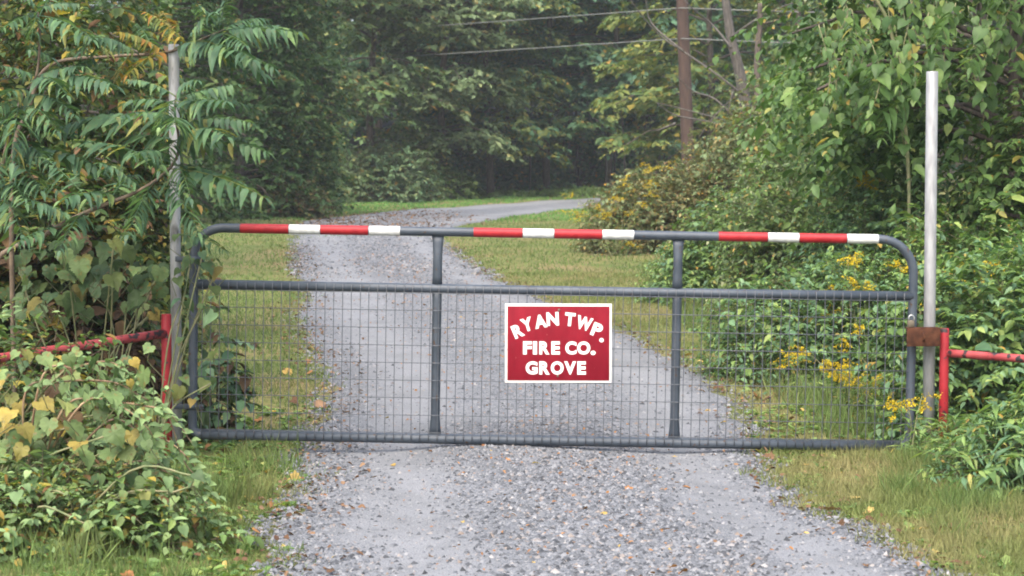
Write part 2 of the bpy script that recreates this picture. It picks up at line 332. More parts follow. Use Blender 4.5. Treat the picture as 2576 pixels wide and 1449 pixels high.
def gravel_mat():
    m, nt = new_mat('gravel_surface')
    geo = N(nt, 'ShaderNodeNewGeometry'); uv = N(nt, 'ShaderNodeAttribute', attribute_name='coarse')
    vo = N(nt, 'ShaderNodeTexVoronoi'); vo.inputs['Scale'].default_value = 85
    n1 = N(nt, 'ShaderNodeTexNoise'); n1.inputs['Scale'].default_value = 1.5; n1.inputs['Detail'].default_value = 10; n1.inputs['Roughness'].default_value = .65
    n2 = N(nt, 'ShaderNodeTexNoise'); n2.inputs['Scale'].default_value = 160; n2.inputs['Detail'].default_value = 2
    v2 = N(nt, 'ShaderNodeTexVoronoi'); v2.inputs['Scale'].default_value = 190
    for n in (vo, n1, n2, v2): nt.links.new(geo.outputs['Position'], n.inputs['Vector'])
    rv = ramp(nt, [(0, (.058, .061, .066)), (.35, (.106, .112, .12)), (.75, (.157, .164, .175)), (1, (.245, .246, .246))]); nt.links.new(vo.outputs['Color'], rv.inputs[0])
    rf = ramp(nt, [(.0, (.118, .122, .128)), (.25, (.152, .157, .165)), (.75, (.18, .186, .194)), (1., (.225, .227, .228))]); nt.links.new(v2.outputs['Color'], rf.inputs[0])
    # coarse stone shows where the attribute says so, packed fines elsewhere
    ad = N(nt, 'ShaderNodeMath', operation='ADD'); nt.links.new(uv.outputs['Fac'], ad.inputs[0])
    sb = N(nt, 'ShaderNodeMath', operation='MULTIPLY_ADD'); sb.inputs[1].default_value = 1.4; sb.inputs[2].default_value = -.7
    nt.links.new(n1.outputs[0], sb.inputs[0]); nt.links.new(sb.outputs[0], ad.inputs[1])
    rm = ramp(nt, [(.2, (.05, .05, .05)), (.8, (1, 1, 1))]); nt.links.new(ad.outputs[0], rm.inputs[0])
    col = mix(nt, rm.outputs[0], rf.outputs[0], rv.outputs[0])
    r1 = ramp(nt, [(.33, (.74, .74, .73)), (.5, (.98, .98, .97)), (.67, (1.12, 1.11, 1.10))]); nt.links.new(n1.outputs[0], r1.inputs[0])
    col = mix(nt, 1.0, col, r1.outputs[0], 'MULTIPLY')
    b = N(nt, 'ShaderNodeBsdfPrincipled'); b.inputs['Roughness'].default_value = .85; b.inputs['Specular IOR Level'].default_value = .25
    nt.links.new(col, b.inputs['Base Color'])
    bp = N(nt, 'ShaderNodeBump'); bp.inputs['Strength'].default_value = .6; bp.inputs['Distance'].default_value = .008
    nt.links.new(vo.outputs['Distance'], bp.inputs['Height']); nt.links.new(bp.outputs[0], b.inputs['Normal'])
    o = N(nt, 'ShaderNodeOutputMaterial'); nt.links.new(b.outputs[0], o.inputs[0]); return m
M['gravel'] = gravel_mat()
def stone_mat():
    m, nt = new_mat('crushed_stone')
    geo = N(nt, 'ShaderNodeNewGeometry')
    r = ramp(nt, [(0, (.03, .032, .035)), (.3, (.078, .082, .088)), (.7, (.142, .148, .157)), (.9, (.205, .207, .21)), (.96, (.16, .12, .09)), (1, (.28, .27, .26))])
    nt.links.new(geo.outputs['Random Per Island'], r.inputs[0])
    b = N(nt, 'ShaderNodeBsdfPrincipled'); b.inputs['Roughness'].default_value = .8; b.inputs['Specular IOR Level'].default_value = .3
    nt.links.new(r.outputs[0], b.inputs['Base Color'])
    o = N(nt, 'ShaderNodeOutputMaterial'); nt.links.new(b.outputs[0], o.inputs[0]); return m
M['stone'] = stone_mat()

# ------------------------------------------------------------------ ground and gravel drive
def axis(*segs):
    out = []
    for a, b, s in segs: out.append(np.arange(a, b, s))
    return np.concatenate(out + [[segs[-1][1]]])
gx = axis((-400, -60, 40), (-60, -12, 3), (-12, 12, .3), (12, 60, 3), (60, 400, 40))
gy = axis((-60, 4, 4), (4, 30, .3), (30, 75, .8), (75, 140, 5), (140, 420, 40))
X, Y = np.meshgrid(gx, gy); Vg = np.stack([X, Y, gz(X, Y)], -1).reshape(-1, 3)
nx, ny = len(gx), len(gy); I = (np.arange(ny - 1)[:, None] * nx + np.arange(nx - 1)[None]).ravel()
ground = obj('ground', mesh('ground', Vg, np.stack([I, I + 1, I + 1 + nx, I + nx], -1), True), M['ground']); ground['kind'] = 'structure'

EL = [(690, 1449), (700, 1400), (655, 1345), (700, 1290), (770, 1215), (720, 1165), (775, 1115), (805, 1045), (818, 960), (770, 880), (735, 800), (770, 735), (742, 690), (738, 640), (745, 600), (735, 575)]
ER = [(2373, 1449), (2290, 1390), (2130, 1320), (2030, 1270), (1948, 1195), (1893, 1125), (1880, 1060), (1835, 990), (1760, 930), (1640, 868), (1520, 812), (1380, 758), (1260, 705), (1185, 662), (1125, 622), (1095, 600)]
GLp = np.array([ground_at(*p) for p in EL]); GRp = np.array([ground_at(*p) for p in ER])
_o = np.argsort(GLp[:, 1]); GLp = GLp[_o]; _o = np.argsort(GRp[:, 1]); GRp = GRp[_o]
def wob(y, s): return .035 * np.sin(y * 5.1 + s) + .03 * np.sin(y * 11.3 + 2 * s) + .02 * np.sin(y * 23. + 3 * s)
def road_x(y):
    y = np.asarray(y, float)
    l = np.interp(y, np.r_[-60, GLp[:, 1]], np.r_[GLp[0, 0] + .05, GLp[:, 0]]) + wob(y, 1.)
    r = np.interp(y, np.r_[-60, GRp[:, 1]], np.r_[GRp[0, 0] - .05, GRp[:, 0]]) + wob(y, 4.)
    return l, r
YB = min(GLp[-1, 1], GRp[-1, 1])          # where the drive starts to bend away to the right
# bend: far part as its own run of cross sections between outer and inner edges
OUT = [(735, 575), (765, 556), (860, 545), (1000, 531), (1200, 516), (1400, 504), (1560, 498), (1750, 494)]
INN = [(1095, 600), (1118, 585), (1150, 572), (1210, 560), (1310, 543), (1450, 527), (1580, 516), (1750, 508)]
OUp = np.array([ground_at(*p) for p in OUT]); INp = np.array([ground_at(*p) for p in INN])
ys = np.r_[np.arange(-40, 6, 2.), np.arange(6, YB, .07), YB]
l, r = road_x(ys)
secL = [np.array([a, b]) for a, b in zip(l, ys)]; secR = [np.array([a, b]) for a, b in zip(r, ys)]
co, ci = curve(OUp[:, :2], 10), curve(INp[:, :2], 10)
rb = rs(3)
for k in range(1, len(co)):
    secL.append(co[k] + rb.normal(0, .05, 2)); secR.append(ci[k] + rb.normal(0, .05, 2))
secL, secR = np.array(secL), np.array(secR)
NU = 25; U = np.linspace(0, 1, NU)
XY = secL[:, None] * (1 - U)[None, :, None] + secR[:, None] * U[None, :, None]
zr = gz(XY[..., 0], XY[..., 1]) + .014 + .022 * (1 - (2 * U - 1) ** 2)[None]
trk = np.exp(-((U - .23) / .13) ** 2) + np.exp(-((U - .83) / .10) ** 2)
zr = zr - .016 * trk[None]
zr[:, 0] -= .03; zr[:, -1] -= .03
Vr = np.concatenate([XY, zr[..., None]], -1).reshape(-1, 3)
m_ = len(secL); I = (np.arange(m_ - 1)[:, None] * NU + np.arange(NU - 1)[None]).ravel()
rme = mesh('gravel_road', Vr, np.stack([I, I + 1, I + 1 + NU, I + NU], -1), True)
att = rme.attributes.new('coarse', 'FLOAT', 'POINT'); att.data.foreach_set('value', np.tile(1 - .95 * np.clip(trk, 0, 1), m_).astype(np.float32))
road = obj('gravel_road', rme, M['gravel']); road['kind'] = 'structure'
def road_z(x, y):
    lo, hi = road_x(y); u = np.clip((x - lo) / (hi - lo), 0, 1)
    return gz(x, y) + .014 + .022 * (1 - (2 * u - 1) ** 2) - .016 * (np.exp(-((u - .23) / .13) ** 2) + np.exp(-((u - .83) / .10) ** 2))
def poly_in(x, y, P):
    c = np.zeros(x.shape, bool); n = len(P); j = n - 1
    for i in range(n):
        xi, yi = P[i]; xj, yj = P[j]
        c ^= ((yi > y) != (yj > y)) & (x < (xj - xi) * (y - yi) / (yj - yi + 1e-12) + xi); j = i
    return c
BEND = np.concatenate([co, ci[::-1]])
def on_road(x, y, pad=0.):
    lo, hi = road_x(y)
    return ((y < YB) & (x > lo - pad) & (x < hi + pad)) | poly_in(x, y, BEND)

# ------------------------------------------------------------------ leaves, sprays, plants
def fan(outline, c):
    V = np.array([c] + list(outline), float); n = len(outline)
    return V, np.array([[0, i + 1, (i + 1) % n + 1] for i in range(n)])
def mirror(half):  # half outline from base to tip on -x
    h = [tuple(p) for p in half]; return h + [(-x, y, z) for x, y, z in h[-2:0:-1]]
def crumpled(outline, c):
    O = np.array(outline, float); c = np.array(c, float); n = len(O); g = rs(9)
    mid = c + (O - c) * .55; mid[:, 2] += g.normal(0, .028, n) + .02 * np.cos(np.arange(n) * 2.1); O = O.copy(); O[:, 2] += g.normal(0, .03, n)
    V = np.concatenate([[c], mid, O]); T = []
    for i in range(n):
        j = (i + 1) % n; T += [[0, 1 + i, 1 + j], [1 + i, 1 + n + i, 1 + n + j], [1 + i, 1 + n + j, 1 + j]]
    return V, np.array(T)
TM = {
 'rhomb': (np.array([(0, 0, 0), (-.30, .42, .07), (0, 1, -.06), (.30, .42, .07)], float), np.array([[0, 2, 1], [0, 3, 2]])),
 'ovate': fan(mirror([(0, 0, 0), (-.24, .18, .05), (-.31, .45, .07), (-.18, .75, .02), (0, 1, -.12)]), (0, .45, -.01)),
 'ovate4': (np.array([(0, 0, 0), (-.29, .24, .06), (-.25, .62, .05), (0, 1, -.12), (.25, .62, .05), (.29, .24, .06)], float), np.array([[0, 2, 1], [0, 3, 2], [0, 4, 3], [0, 5, 4]])),
 'lance4': (np.array([(0, 0, 0), (-.13, .35, .03), (0, 1, -.08), (.13, .35, .03)], float), np.array([[0, 2, 1], [0, 3, 2]])),
 'lance': fan(mirror([(0, 0, 0), (-.11, .22, .03), (-.13, .5, .03), (0, 1, -.08)]), (0, .45, 0)),
 'leaflet': fan(mirror([(0, 0, 0), (-.15, .12, .03), (-.16, .38, .03), (-.09, .7, -.03), (0, 1, -.13)]), (0, .4, -.01)),
 'heart': fan(mirror([(0, 0, 0), (-.16, -.13, .03), (-.40, -.06, .06), (-.50, .20, .07), (-.40, .50, .04), (-.17, .80, -.02), (0, 1.02, -.14)]), (0, .28, -.02)),
 'grape': crumpled(mirror([(0, 0, 0), (-.10, -.17, .02), (-.24, -.22, .05), (-.40, -.15, .07), (-.48, -.06, .05), (-.57, .08, .06), (-.53, .18, .04), (-.54, .27, .03), (-.60, .42, .04), (-.50, .48, .01), (-.44, .58, .02), (-.32, .66, 0), (-.27, .76, -.02), (-.14, .84, -.04), (-.09, .93, -.08), (0, 1.04, -.14)]), (0, .22, -.03)),
 'maple': fan(mirror([(0, 0, 0), (-.22, -.10, .02), (-.30, .08, 0), (-.58, .20, .02), (-.36, .36, 0), (-.44, .66, .0), (-.18, .60, 0), (0, 1.0, -.05)]), (0, .28, .0)),
 'blade': (np.array([(-.5, 0, 0), (.5, 0, 0), (.32, .55, .0), (-.32, .55, 0), (0, 1, 0)], float), np.array([[0, 1, 2], [0, 2, 3], [3, 2, 4]])),
}
def place(tm, P, tip, nr, size, bend=None, width=None):
    """copies of template tm at P with tip directions, normals and sizes -> V,T"""
    tv, tt = TM[{'ovate': 'ovate4', 'lance': 'lance4'}.get(tm, tm)]; n = len(P)     # joined foliage uses the lighter outline
    tip = nrm(tip); side = nrm(np.cross(tip, nr)); nn = np.cross(side, tip)
    L = np.broadcast_to(tv[None], (n, len(tv), 3)).copy()
    if bend is not None: L[..., 2] -= bend[:, None] * L[..., 1] ** 2
    if width is not None: L[..., 0] *= width[:, None]
    L *= np.asarray(size).reshape(-1, 1, 1)
    V = P[:, None] + L[..., :1] * side[:, None] + L[..., 1:2] * tip[:, None] + L[..., 2:3] * nn[:, None]
    T = tt[None] + (np.arange(n) * len(tv))[:, None, None]
    return V.reshape(-1, 3), T.reshape(-1, 3)

LEAF_ME = {}
def leaf_mesh(tm, v, mat):
    k = (tm, v, mat.name)
    if k not in LEAF_ME:
        tv, tt = TM[tm]; V = tv.copy(); V[:, 2] -= (.05, .25, .45)[v] * V[:, 1] ** 2 + (.0, .1, -.1)[v] * V[:, 0]
        me = mesh('leaf', V, tt); me.materials.append(mat); LEAF_ME[k] = me
    return LEAF_ME[k]
def leaf_obj(root, tm, mat, P, tip, nr, size, v=0, name='leaf'):
    tip = nrm(tip); side = nrm(np.cross(tip, nr)); nn = np.cross(side, tip)
    o = bpy.data.objects.new(name, leaf_mesh(tm, v, mat)); COL.objects.link(o); o.parent = root
    loc = P - np.array(root.location)
    mt = Matrix(((side[0], tip[0], nn[0], 0), (side[1], tip[1], nn[1], 0), (side[2], tip[2], nn[2], 0), (0, 0, 0, 1)))
    o.matrix_basis = Matrix.Translation(Vector(loc)) @ mt @ Matrix.Scale(float(size), 4)
    return o

def sprays(g, S, D, L, nl, size, droop=.35, spread=.85, jit=.25):
    """leaf sites along drooping twigs. S starts, D unit directions, L lengths -> P, tip, normal, size, twig points"""
    n = len(S)
    t = np.linspace(.12, 1, nl)[None] + g.uniform(-.04, .04, (n, nl))
    P = S[:, None] + D[:, None] * (t * L[:, None])[..., None] - UP * (droop * L[:, None] * t ** 2)[..., None]
    tang = nrm(D[:, None] - UP * (2 * droop * t)[..., None])
    sd = nrm(np.cross(D, UP + g.normal(0, .25, (n, 3))))[:, None]
    sg = np.where(np.arange(nl) % 2 == 0, 1., -1.)[None, :, None]
    tip = nrm(tang * .55 + sd * sg * spread - UP * .25 + g.normal(0, jit, (n, nl, 3)))
    nr_ = nrm(UP + .35 * D[:, None] + g.normal(0, jit, (n, nl, 3)))
    sz = size * np.clip(np.exp(g.normal(-.08, .33, (n, nl))), .4, 2.0) * np.exp(g.normal(0, .18, (n, 1)))
    tw = np.stack([S + D * (q * L)[:, None] - UP * (droop * L * q * q)[:, None] for q in (0, .5, 1)], 1)
    return P.reshape(-1, 3), tip.reshape(-1, 3), nr_.reshape(-1, 3), sz.ravel(), tw
def twig_tubes(tw, r):
    """thin three-sided tapered twigs, (n,3,3) points"""
    n = len(tw); t = nrm(tw[:, 2] - tw[:, 0]); a = nrm(np.cross(t, np.array([.3, .2, .9]))); b = np.cross(t, a)
    ang = np.arange(3) * 2 * math.pi / 3
    ring = a[:, None] * np.cos(ang)[None, :, None] + b[:, None] * np.sin(ang)[None, :, None]
    V = np.concatenate([tw[:, i][:, None] + ring * r * f for i, f in ((0, 1), (2, .3))], 1)
    T = []
    for i in range(1):
        for j in range(3):
            j2 = (j + 1) % 3; T += [[i * 3 + j, i * 3 + j2, i * 3 + 3 + j2], [i * 3 + j, i * 3 + 3 + j2, i * 3 + 3 + j]]
    T = np.array(T)[None] + (np.arange(n) * 6)[:, None, None]
    return V.reshape(-1, 3), T.reshape(-1, 3)

def shrub(name, label, cat, x, y, r, ns, nl, size, L, tm, mat, seed, group=None, nparts=0, droop=.35, lump=.28, inner=.55,
          twig=None, stem=None, stem_r=.012, zlo=-.05, extra=None, twig_r=.0022, ztop=None, back=.45, jit=.25, ppart='leaf', lift=0.):
    """mound of leafy twigs: r=(rx,ry,h). extra=[(mat,share)] splits leaves among further materials"""
    g = rs(seed); base = np.array([x, y, float(gz(x, y))])
    root = thing(name, label, cat, base, group)
    n0 = int(ns * 2.2)
    d = nrm(np.stack([g.normal(0, 1, n0), g.normal(0, 1, n0), g.uniform(zlo, 1, n0) * 1.3], 1))
    keep = (d[:, 1] < .25) | (g.random(n0) < back); d = d[keep][:ns]; ns = len(d)
    lob = nrm(np.stack([g.normal(0, 1, 14), g.normal(0, 1, 14), g.uniform(0, 1, 14)], 1)); la = g.uniform(-1, 1, 14)
    mul = 1 + lump * (np.exp(-((1 - d @ lob.T) / .12)) @ la)
    tt = g.uniform(inner ** 2, 1, ns) ** .5
    R3 = np.array(r, float)
    S = base + d * R3 * (mul * tt)[:, None] + np.array([0, 0, lift])
    S[:, 2] = np.maximum(S[:, 2], gz(S[:, 0], S[:, 1]) + .03)
    D = nrm(d / R3 * R3.mean() + UP * .35 + g.normal(0, .45, (ns, 3)))
    Ls = L * g.uniform(.6, 1.3, ns)
    P, tip, nr_, sz, tw = sprays(g, S, D, Ls, nl, size, droop, jit=jit)
    gg = gz(P[:, 0], P[:, 1]); P[:, 2] = np.maximum(P[:, 2], gg + .015)
    tw[..., 2] = np.maximum(tw[..., 2], gz(tw[..., 0], tw[..., 1]) + .01)
    n = len(P); idx = np.arange(n)
    if nparts:
        vis = idx[sz > size * .85]
        score = P[vis, 1] + g.uniform(0, r[1] * .9, len(vis))
        pick = vis[np.argsort(score)[:nparts]]
        mats = [mat] + ([e[0] for e in extra] if extra else []); pr = [1 - sum(e[1] for e in extra or [])] + [e[1] for e in extra or []]
        for k in pick:
            leaf_obj(root, tm, mats[g.choice(len(mats), p=pr)], P[k], tip[k], nr_[k], sz[k], int(g.integers(3)), ppart)
        idx = np.setdiff1d(idx, pick)
    which = g.random(n); lo = 0.
    for k, (mm, sh) in enumerate([(mat, 1 - sum(e[1] for e in extra or []))] + list(extra or [])):
        sel = idx[(which[idx] >= lo) & (which[idx] < lo + sh)]; lo += sh
        if len(sel):
            o = part('foliage', place(tm, P[sel], tip[sel], nr_[sel], sz[sel], g.uniform(-.1, .4, len(sel))), mm, root, kind='stuff')
    part('twigs', twig_tubes(tw, twig_r), twig or M['twig'], root, kind='stuff')
    st = []
    for k in range(9):
        e = S[g.integers(ns)]; b0 = base + np.array([g.normal(0, r[0] * .12), g.normal(0, r[1] * .12), -.03])
        mid = (b0 + e) / 2 + np.array([0, 0, .15 * r[2]])
        st.append(tube(curve([b0, mid, e], 5), np.linspace(stem_r, stem_r * .4, 11), 5))
    part('stem', join(st), stem or M['bark'], root, True)
    return root

def tree(name, label, x, y, H, cb, R, nb, spb, nl, size, mat, seed, group=None, tm='rhomb', droop=.3, tr=.12, L=.9, bark=None, rise=.35, lean=0.,
         extra=None, cat='tree', flat=.35, zcut=99., prof=.55, pads=False):
    g = rs(seed); base = np.array([x, y, float(gz(x, y))]); root = thing(name, label, cat, base, group)
    hz = np.linspace(0, H * .96, 9); wx = np.cumsum(g.normal(0, .05, 9)) * H / 9; wy = np.cumsum(g.normal(0, .05, 9)) * H / 9
    tp = np.stack([base[0] + wx + lean * hz - wx[0], base[1] + wy - wy[0], base[2] - .1 + hz], 1)
    part('trunk', tube(tp, np.linspace(tr, tr * .25, 9), 8), bark or M['bark'], root, True)
    u = np.sort(g.uniform(0, 1, nb) ** 1.0); zb = cb + u * (H * .95 - cb)
    azm = np.arange(nb) * 2.399 + g.uniform(-.5, .5, nb)
    ln = R * (np.sin(math.pi * (.22 + .74 * u)) ** prof) * g.uniform(.65, 1.2, nb)
    s = np.stack([np.interp(zb, hz, tp[:, 0]), np.interp(zb, hz, tp[:, 1]), base[2] + zb], 1)
    dh = np.stack([np.cos(azm), np.sin(azm), np.zeros(nb)], 1)
    rz = rise + .5 * u
    def bp(q): return s + dh * (ln * q)[:, None] + UP * (ln * (rz * q - (.35 + .25 * (1 - u)) * q * q))[:, None]
    lim = []
    for k in range(nb):
        pts = np.array([bp(q)[k] for q in (0, .35, .7, 1)]); lim.append(tube(pts, np.linspace(tr * .3, .012, 4), 4, False))
    part('limb', join(lim), bark or M['bark'], root, True, kind='stuff')
    q = g.uniform(.38, 1.05, (nb, spb)) if pads else g.uniform(.22, 1, (nb, spb)) ** .8
    S = np.stack([bp(q[:, k]) for k in range(spb)], 1)
    a2 = azm[:, None] + g.choice([-1, 1], (nb, spb)) * g.uniform(.1, 1.2, (nb, spb))
    D = nrm(np.stack([np.cos(a2), np.sin(a2), g.normal(.12, flat, (nb, spb))], -1)).reshape(-1, 3)
    S = S.reshape(-1, 3) + g.normal(0, .12, (nb * spb, 3)) * np.array([1, 1, .9])
    if pads:
        perp = np.stack([-np.sin(azm), np.cos(azm), 0 * azm], 1)[:, None]
        wv = g.uniform(-1, 1, (nb, spb)) * (ln[:, None] * (.16 + .42 * np.sin(math.pi * np.clip(q, 0, 1)) ** 1.0 * .9))
        S = S + (perp * wv[..., None] - UP * (np.abs(wv) * .22 - g.normal(0, .07, (nb, spb)))[..., None]).reshape(-1, 3)
    Ls = L * g.uniform(.5, 1.2, len(S))
    P, tip, nr_, sz, tw = sprays(g, S, D, Ls, nl, size, droop, jit=.22 if pads else .35)
    ok = P[:, 2] > gz(P[:, 0], P[:, 1]) + .1; P, tip, nr_, sz = P[ok], tip[ok], nr_[ok], sz[ok]
    which = g.random(len(P)); lo = 0.
    for mm, sh in [(mat, 1 - sum(e[1] for e in extra or []))] + list(extra or []):
        sel = (which >= lo) & (which < lo + sh); lo += sh
        part('crown', place(tm, P[sel], tip[sel], nr_[sel], sz[sel]), mm, root, kind='stuff')
    return root
def copy_tree(root, x, y, rot, sc, label=None, group=None):
    r = root.copy(); COL.objects.link(r); r.location = (x, y, float(gz(x, y))); r.rotation_euler = (0, 0, rot); r.scale = (sc, sc, sc)
    if label: r['label'] = label
    if group: r['group'] = group
    for ch in root.children:
        c = ch.copy(); COL.objects.link(c); c.parent = r
    return r

# ------------------------------------------------------------------ the gate
GY = 12.0
SL = math.radians(.97)
g0 = at(484, 1092, GY)
gate = thing('farm_gate', 'long grey tubular steel gate with wire mesh and red and white striped top rail', 'gate', g0)
gate.rotation_euler = (0, SL, 0)
GW, GH, GM = 4.175, 1.203, .876
TR = .0285
def lpart(name, VT, mat, parent, smooth=True):
    return obj(name, mesh(name, VT[0], VT[1], smooth), mat, parent)
def arc(cx, cz, r, a0, a1, n=9): return [(cx + r * math.cos(a), 0, cz + r * math.sin(a)) for a in np.linspace(a0, a1, n)]
pi = math.pi
rl, rr = .165, .20
fp = [(.06, 0, 0)] + arc(.05, .05, .05, 1.5 * pi, pi, 6) + arc(rl, GH - rl, rl, pi, pi / 2) + [(1.2, 0, GH), (2.4, 0, GH)] + arc(GW - rr, GH - rr, rr, pi / 2, 0) + arc(GW - .05, .05, .05, 0, -pi / 2, 6) + [(GW - .06, 0, 0)]
frame = lpart('frame', tube(fp, TR * .93, 14), M['gate_paint'], gate)
lpart('bottom_rail', tube([(.055, 0, 0), (1.5, 0, -.004), (3, 0, -.004), (GW - .055, 0, 0)], TR * 1.03, 14), M['gate_paint'], gate)
lpart('middle_rail', tube([(.0, -.003, GM), (1.5, -.003, GM - .004), (3, -.003, GM - .004), (GW, -.003, GM)], TR * .97, 14), M['gate_paint'], gate)
for ux in (1.413, 2.807):
    for z0, z1 in ((GM + .015, GH - .012), (.012, GM - .012)):
        zz = np.array([z0, z0 + .05, z0 + .12, (z0 + z1) / 2, z1 - .12, z1 - .05, z1])
        fl = np.array([1.42, 1.18, 1.0, 1.0, 1.0, 1.15, 1.38]); fy = np.array([.25, .55, .95, 1, .95, .55, .25])
        if z0 < .1: fl[-2:] = (1.03, 1.08); fy[-2:] = (.9, .8)
        else: fl[:2] = (1.15, 1.05); fy[:2] = (.8, .9)
        lpart('upright', tube(np.stack([np.full(7, ux), np.full(7, .004), zz], 1), .0268, 12, True, np.stack([fl, fy], 1)), M['gate_paint'], gate)
# reflective bands on the top rail, from the left corner
def gxp(px): return (px - 484) / 434.0
for a, b, c in ((600, 722, 'r'), (723, 801, 'w'), (802, 922, 'r'), (924, 1002, 'w'), (1187, 1310, 'r'), (1311, 1389, 'w'), (1390, 1510, 'r'), (1511, 1590, 'w'),
                (1803, 1926, 'r'), (1927, 2005, 'w'), (2006, 2125, 'r'), (2126, 2205, 'w')):
    xx = np.linspace(gxp(a), gxp(b) - .001, 3)
    o = lpart('tape_band', tube(np.stack([xx, 0 * xx, 0 * xx + GH], 1), TR * .93 + .0012, 16, False), M['tape_red' if c == 'r' else 'tape_white'], frame)
    o['label'] = 'red reflective tape band' if c == 'r' else 'white reflective tape band'
# welded wire mesh, tied over the rails on the near side
gw = rs(11)
vme = mesh('wire', *tube([(0, -.031, -.012), (0, -.0335, .02), (0, -.0335, .3), (0, -.0335, .6), (0, -.0335, GM - .01), (0, -.029, GM + .019)], .0024, 5), True); vme.materials.append(M['wire'])
for k in range(81):
    x_ = .055 + k * .0508
    if x_ > GW - .05: break
    o = obj('wire', vme, None, gate, (x_, gw.uniform(-.001, .001), 0)); o.rotation_euler = (0, gw.normal(0, .0012), 0)
hme = mesh('wire_across', *tube([(.02, -.0355, 0), (1.0, -.0365, .0), (2.1, -.0365, 0), (3.1, -.0365, 0), (GW - .02, -.0355, 0)], .0024, 5), True); hme.materials.append(M['wire'])
for k in range(9):
    obj('wire', hme, None, gate, (0, 0, .035 + k * .1016))
# hinge clamps on the left upright reaching for the post
hx = (437 - 484) / 434.0
for hz_ in (1.02, .16):
    h = lpart('hinge', join([tube([(0, 0, hz_ - .016), (0, 0, hz_ + .016)], .034, 14), boxm((hx / 2 - .005, 0, hz_), (abs(hx) - .01, .012, .03), .002),
                             boxm((.046, 0, hz_), (.034, .012, .028), .002)]), M['gate_paint'], gate)
    lpart('bolt', tube([(.052, -.016, hz_), (.052, .016, hz_)], .007, 6), M['rust'], h)

# ------------------------------------------------------------------ sign
s0 = at(1404.5, 863.5, GY - .046)
sign = thing('gate_sign', 'red rectangular sign with white border and arched white lettering wired to the gate', 'sign', s0)
sign.rotation_euler = (0, math.radians(.12), 0)
SWd, SHt = .617, .459
lpart('border', boxm((0, 0, 0), (SWd, .003, SHt), .0009), M['sign_white'], sign, False)
lpart('face', boxm((0.0005, -.0021, -.001), (SWd - .026, .0016, SHt - .028), .0004), M['sign_red'], sign, False)
for bx, bz in ((.003, .193), (-.003, -.190)):
    V, T = tube([(bx, -.002, bz), (bx, -.0055, bz), (bx, -.0075, bz)], [.0075, .0072, .003], 10); lpart('bolt', (V, T), M['brass'], sign)
def glyph(ch, off=.048):
    cu = bpy.data.curves.new('letter', 'FONT'); cu.body = ch; cu.size = 1; cu.offset = off; cu.resolution_u = 5; cu.extrude = .004
    o = bpy.data.objects.new('letter', cu); COL.objects.link(o)
    bpy.context.view_layer.update()
    me = bpy.data.meshes.new_from_object(o.evaluated_get(bpy.context.evaluated_depsgraph_get()))
    bpy.data.objects.remove(o); bpy.data.curves.remove(cu)
    return me
KX = .617 / 1357.0            # metres per pixel of the lettering layout
def letter(ch, x0, x1, y0, y1, rot=0., off=.048):
    """box x0..x1, y0..y1 in layout pixels (before rotation) from the sign's top left corner at (401,205)"""
    me = glyph(ch, off); co_ = np.zeros(len(me.vertices) * 3); me.vertices.foreach_get('co', co_); co_ = co_.reshape(-1, 3)
    lo, hi = co_.min(0), co_.max(0); w, h = (x1 - x0) * KX, (y1 - y0) * KX
    q = (co_ - (lo + hi) / 2) / (hi - lo + 1e-9)
    P = np.stack([q[:, 0] * w, q[:, 2] * .0014, q[:, 1] * h], 1)
    c, s = math.cos(math.radians(rot)), math.sin(math.radians(rot))
    P = np.stack([P[:, 0] * c - P[:, 2] * s, -P[:, 1], P[:, 0] * s + P[:, 2] * c], 1)
    P += np.array([((x0 + x1) / 2 - 1079) * KX, -.0036, -((y0 + y1) / 2 - 713) * KX])
    me.vertices.foreach_set('co', P.ravel().astype(np.float32)); me.update(); me.name = 'letter'
    me.materials.clear()
    obj('letter', me, M['sign_white'], sign)
for ch, a, b in (('F', 630, 742), ('I', 756, 808), ('R', 836, 968), ('E', 990, 1100), ('C', 1168, 1312), ('O', 1318, 1486)): letter(ch, a, b, 688, 856)
letter('.', 1490, 1554, 806, 862)
for ch, a, b in (('G', 664, 816), ('R', 836, 972), ('O', 984, 1148), ('V', 1154, 1306), ('E', 1322, 1432)): letter(ch, a, b, 943, 1112)
for ch, cx, cy, w, rot in (('R', 562, 556, 134, 23), ('Y', 680, 474, 148, 17), ('A', 850, 434, 158, 10), ('N', 1006, 402, 156, 3), ('T', 1226, 408, 134, -6),
                           ('W', 1408, 458, 204, -14), ('P', 1570, 540, 130, -21)):
    letter(ch, cx - w / 2, cx + w / 2, cy - 86, cy + 86, rot, .05)
letter('.', 1600, 1658, 644, 700)

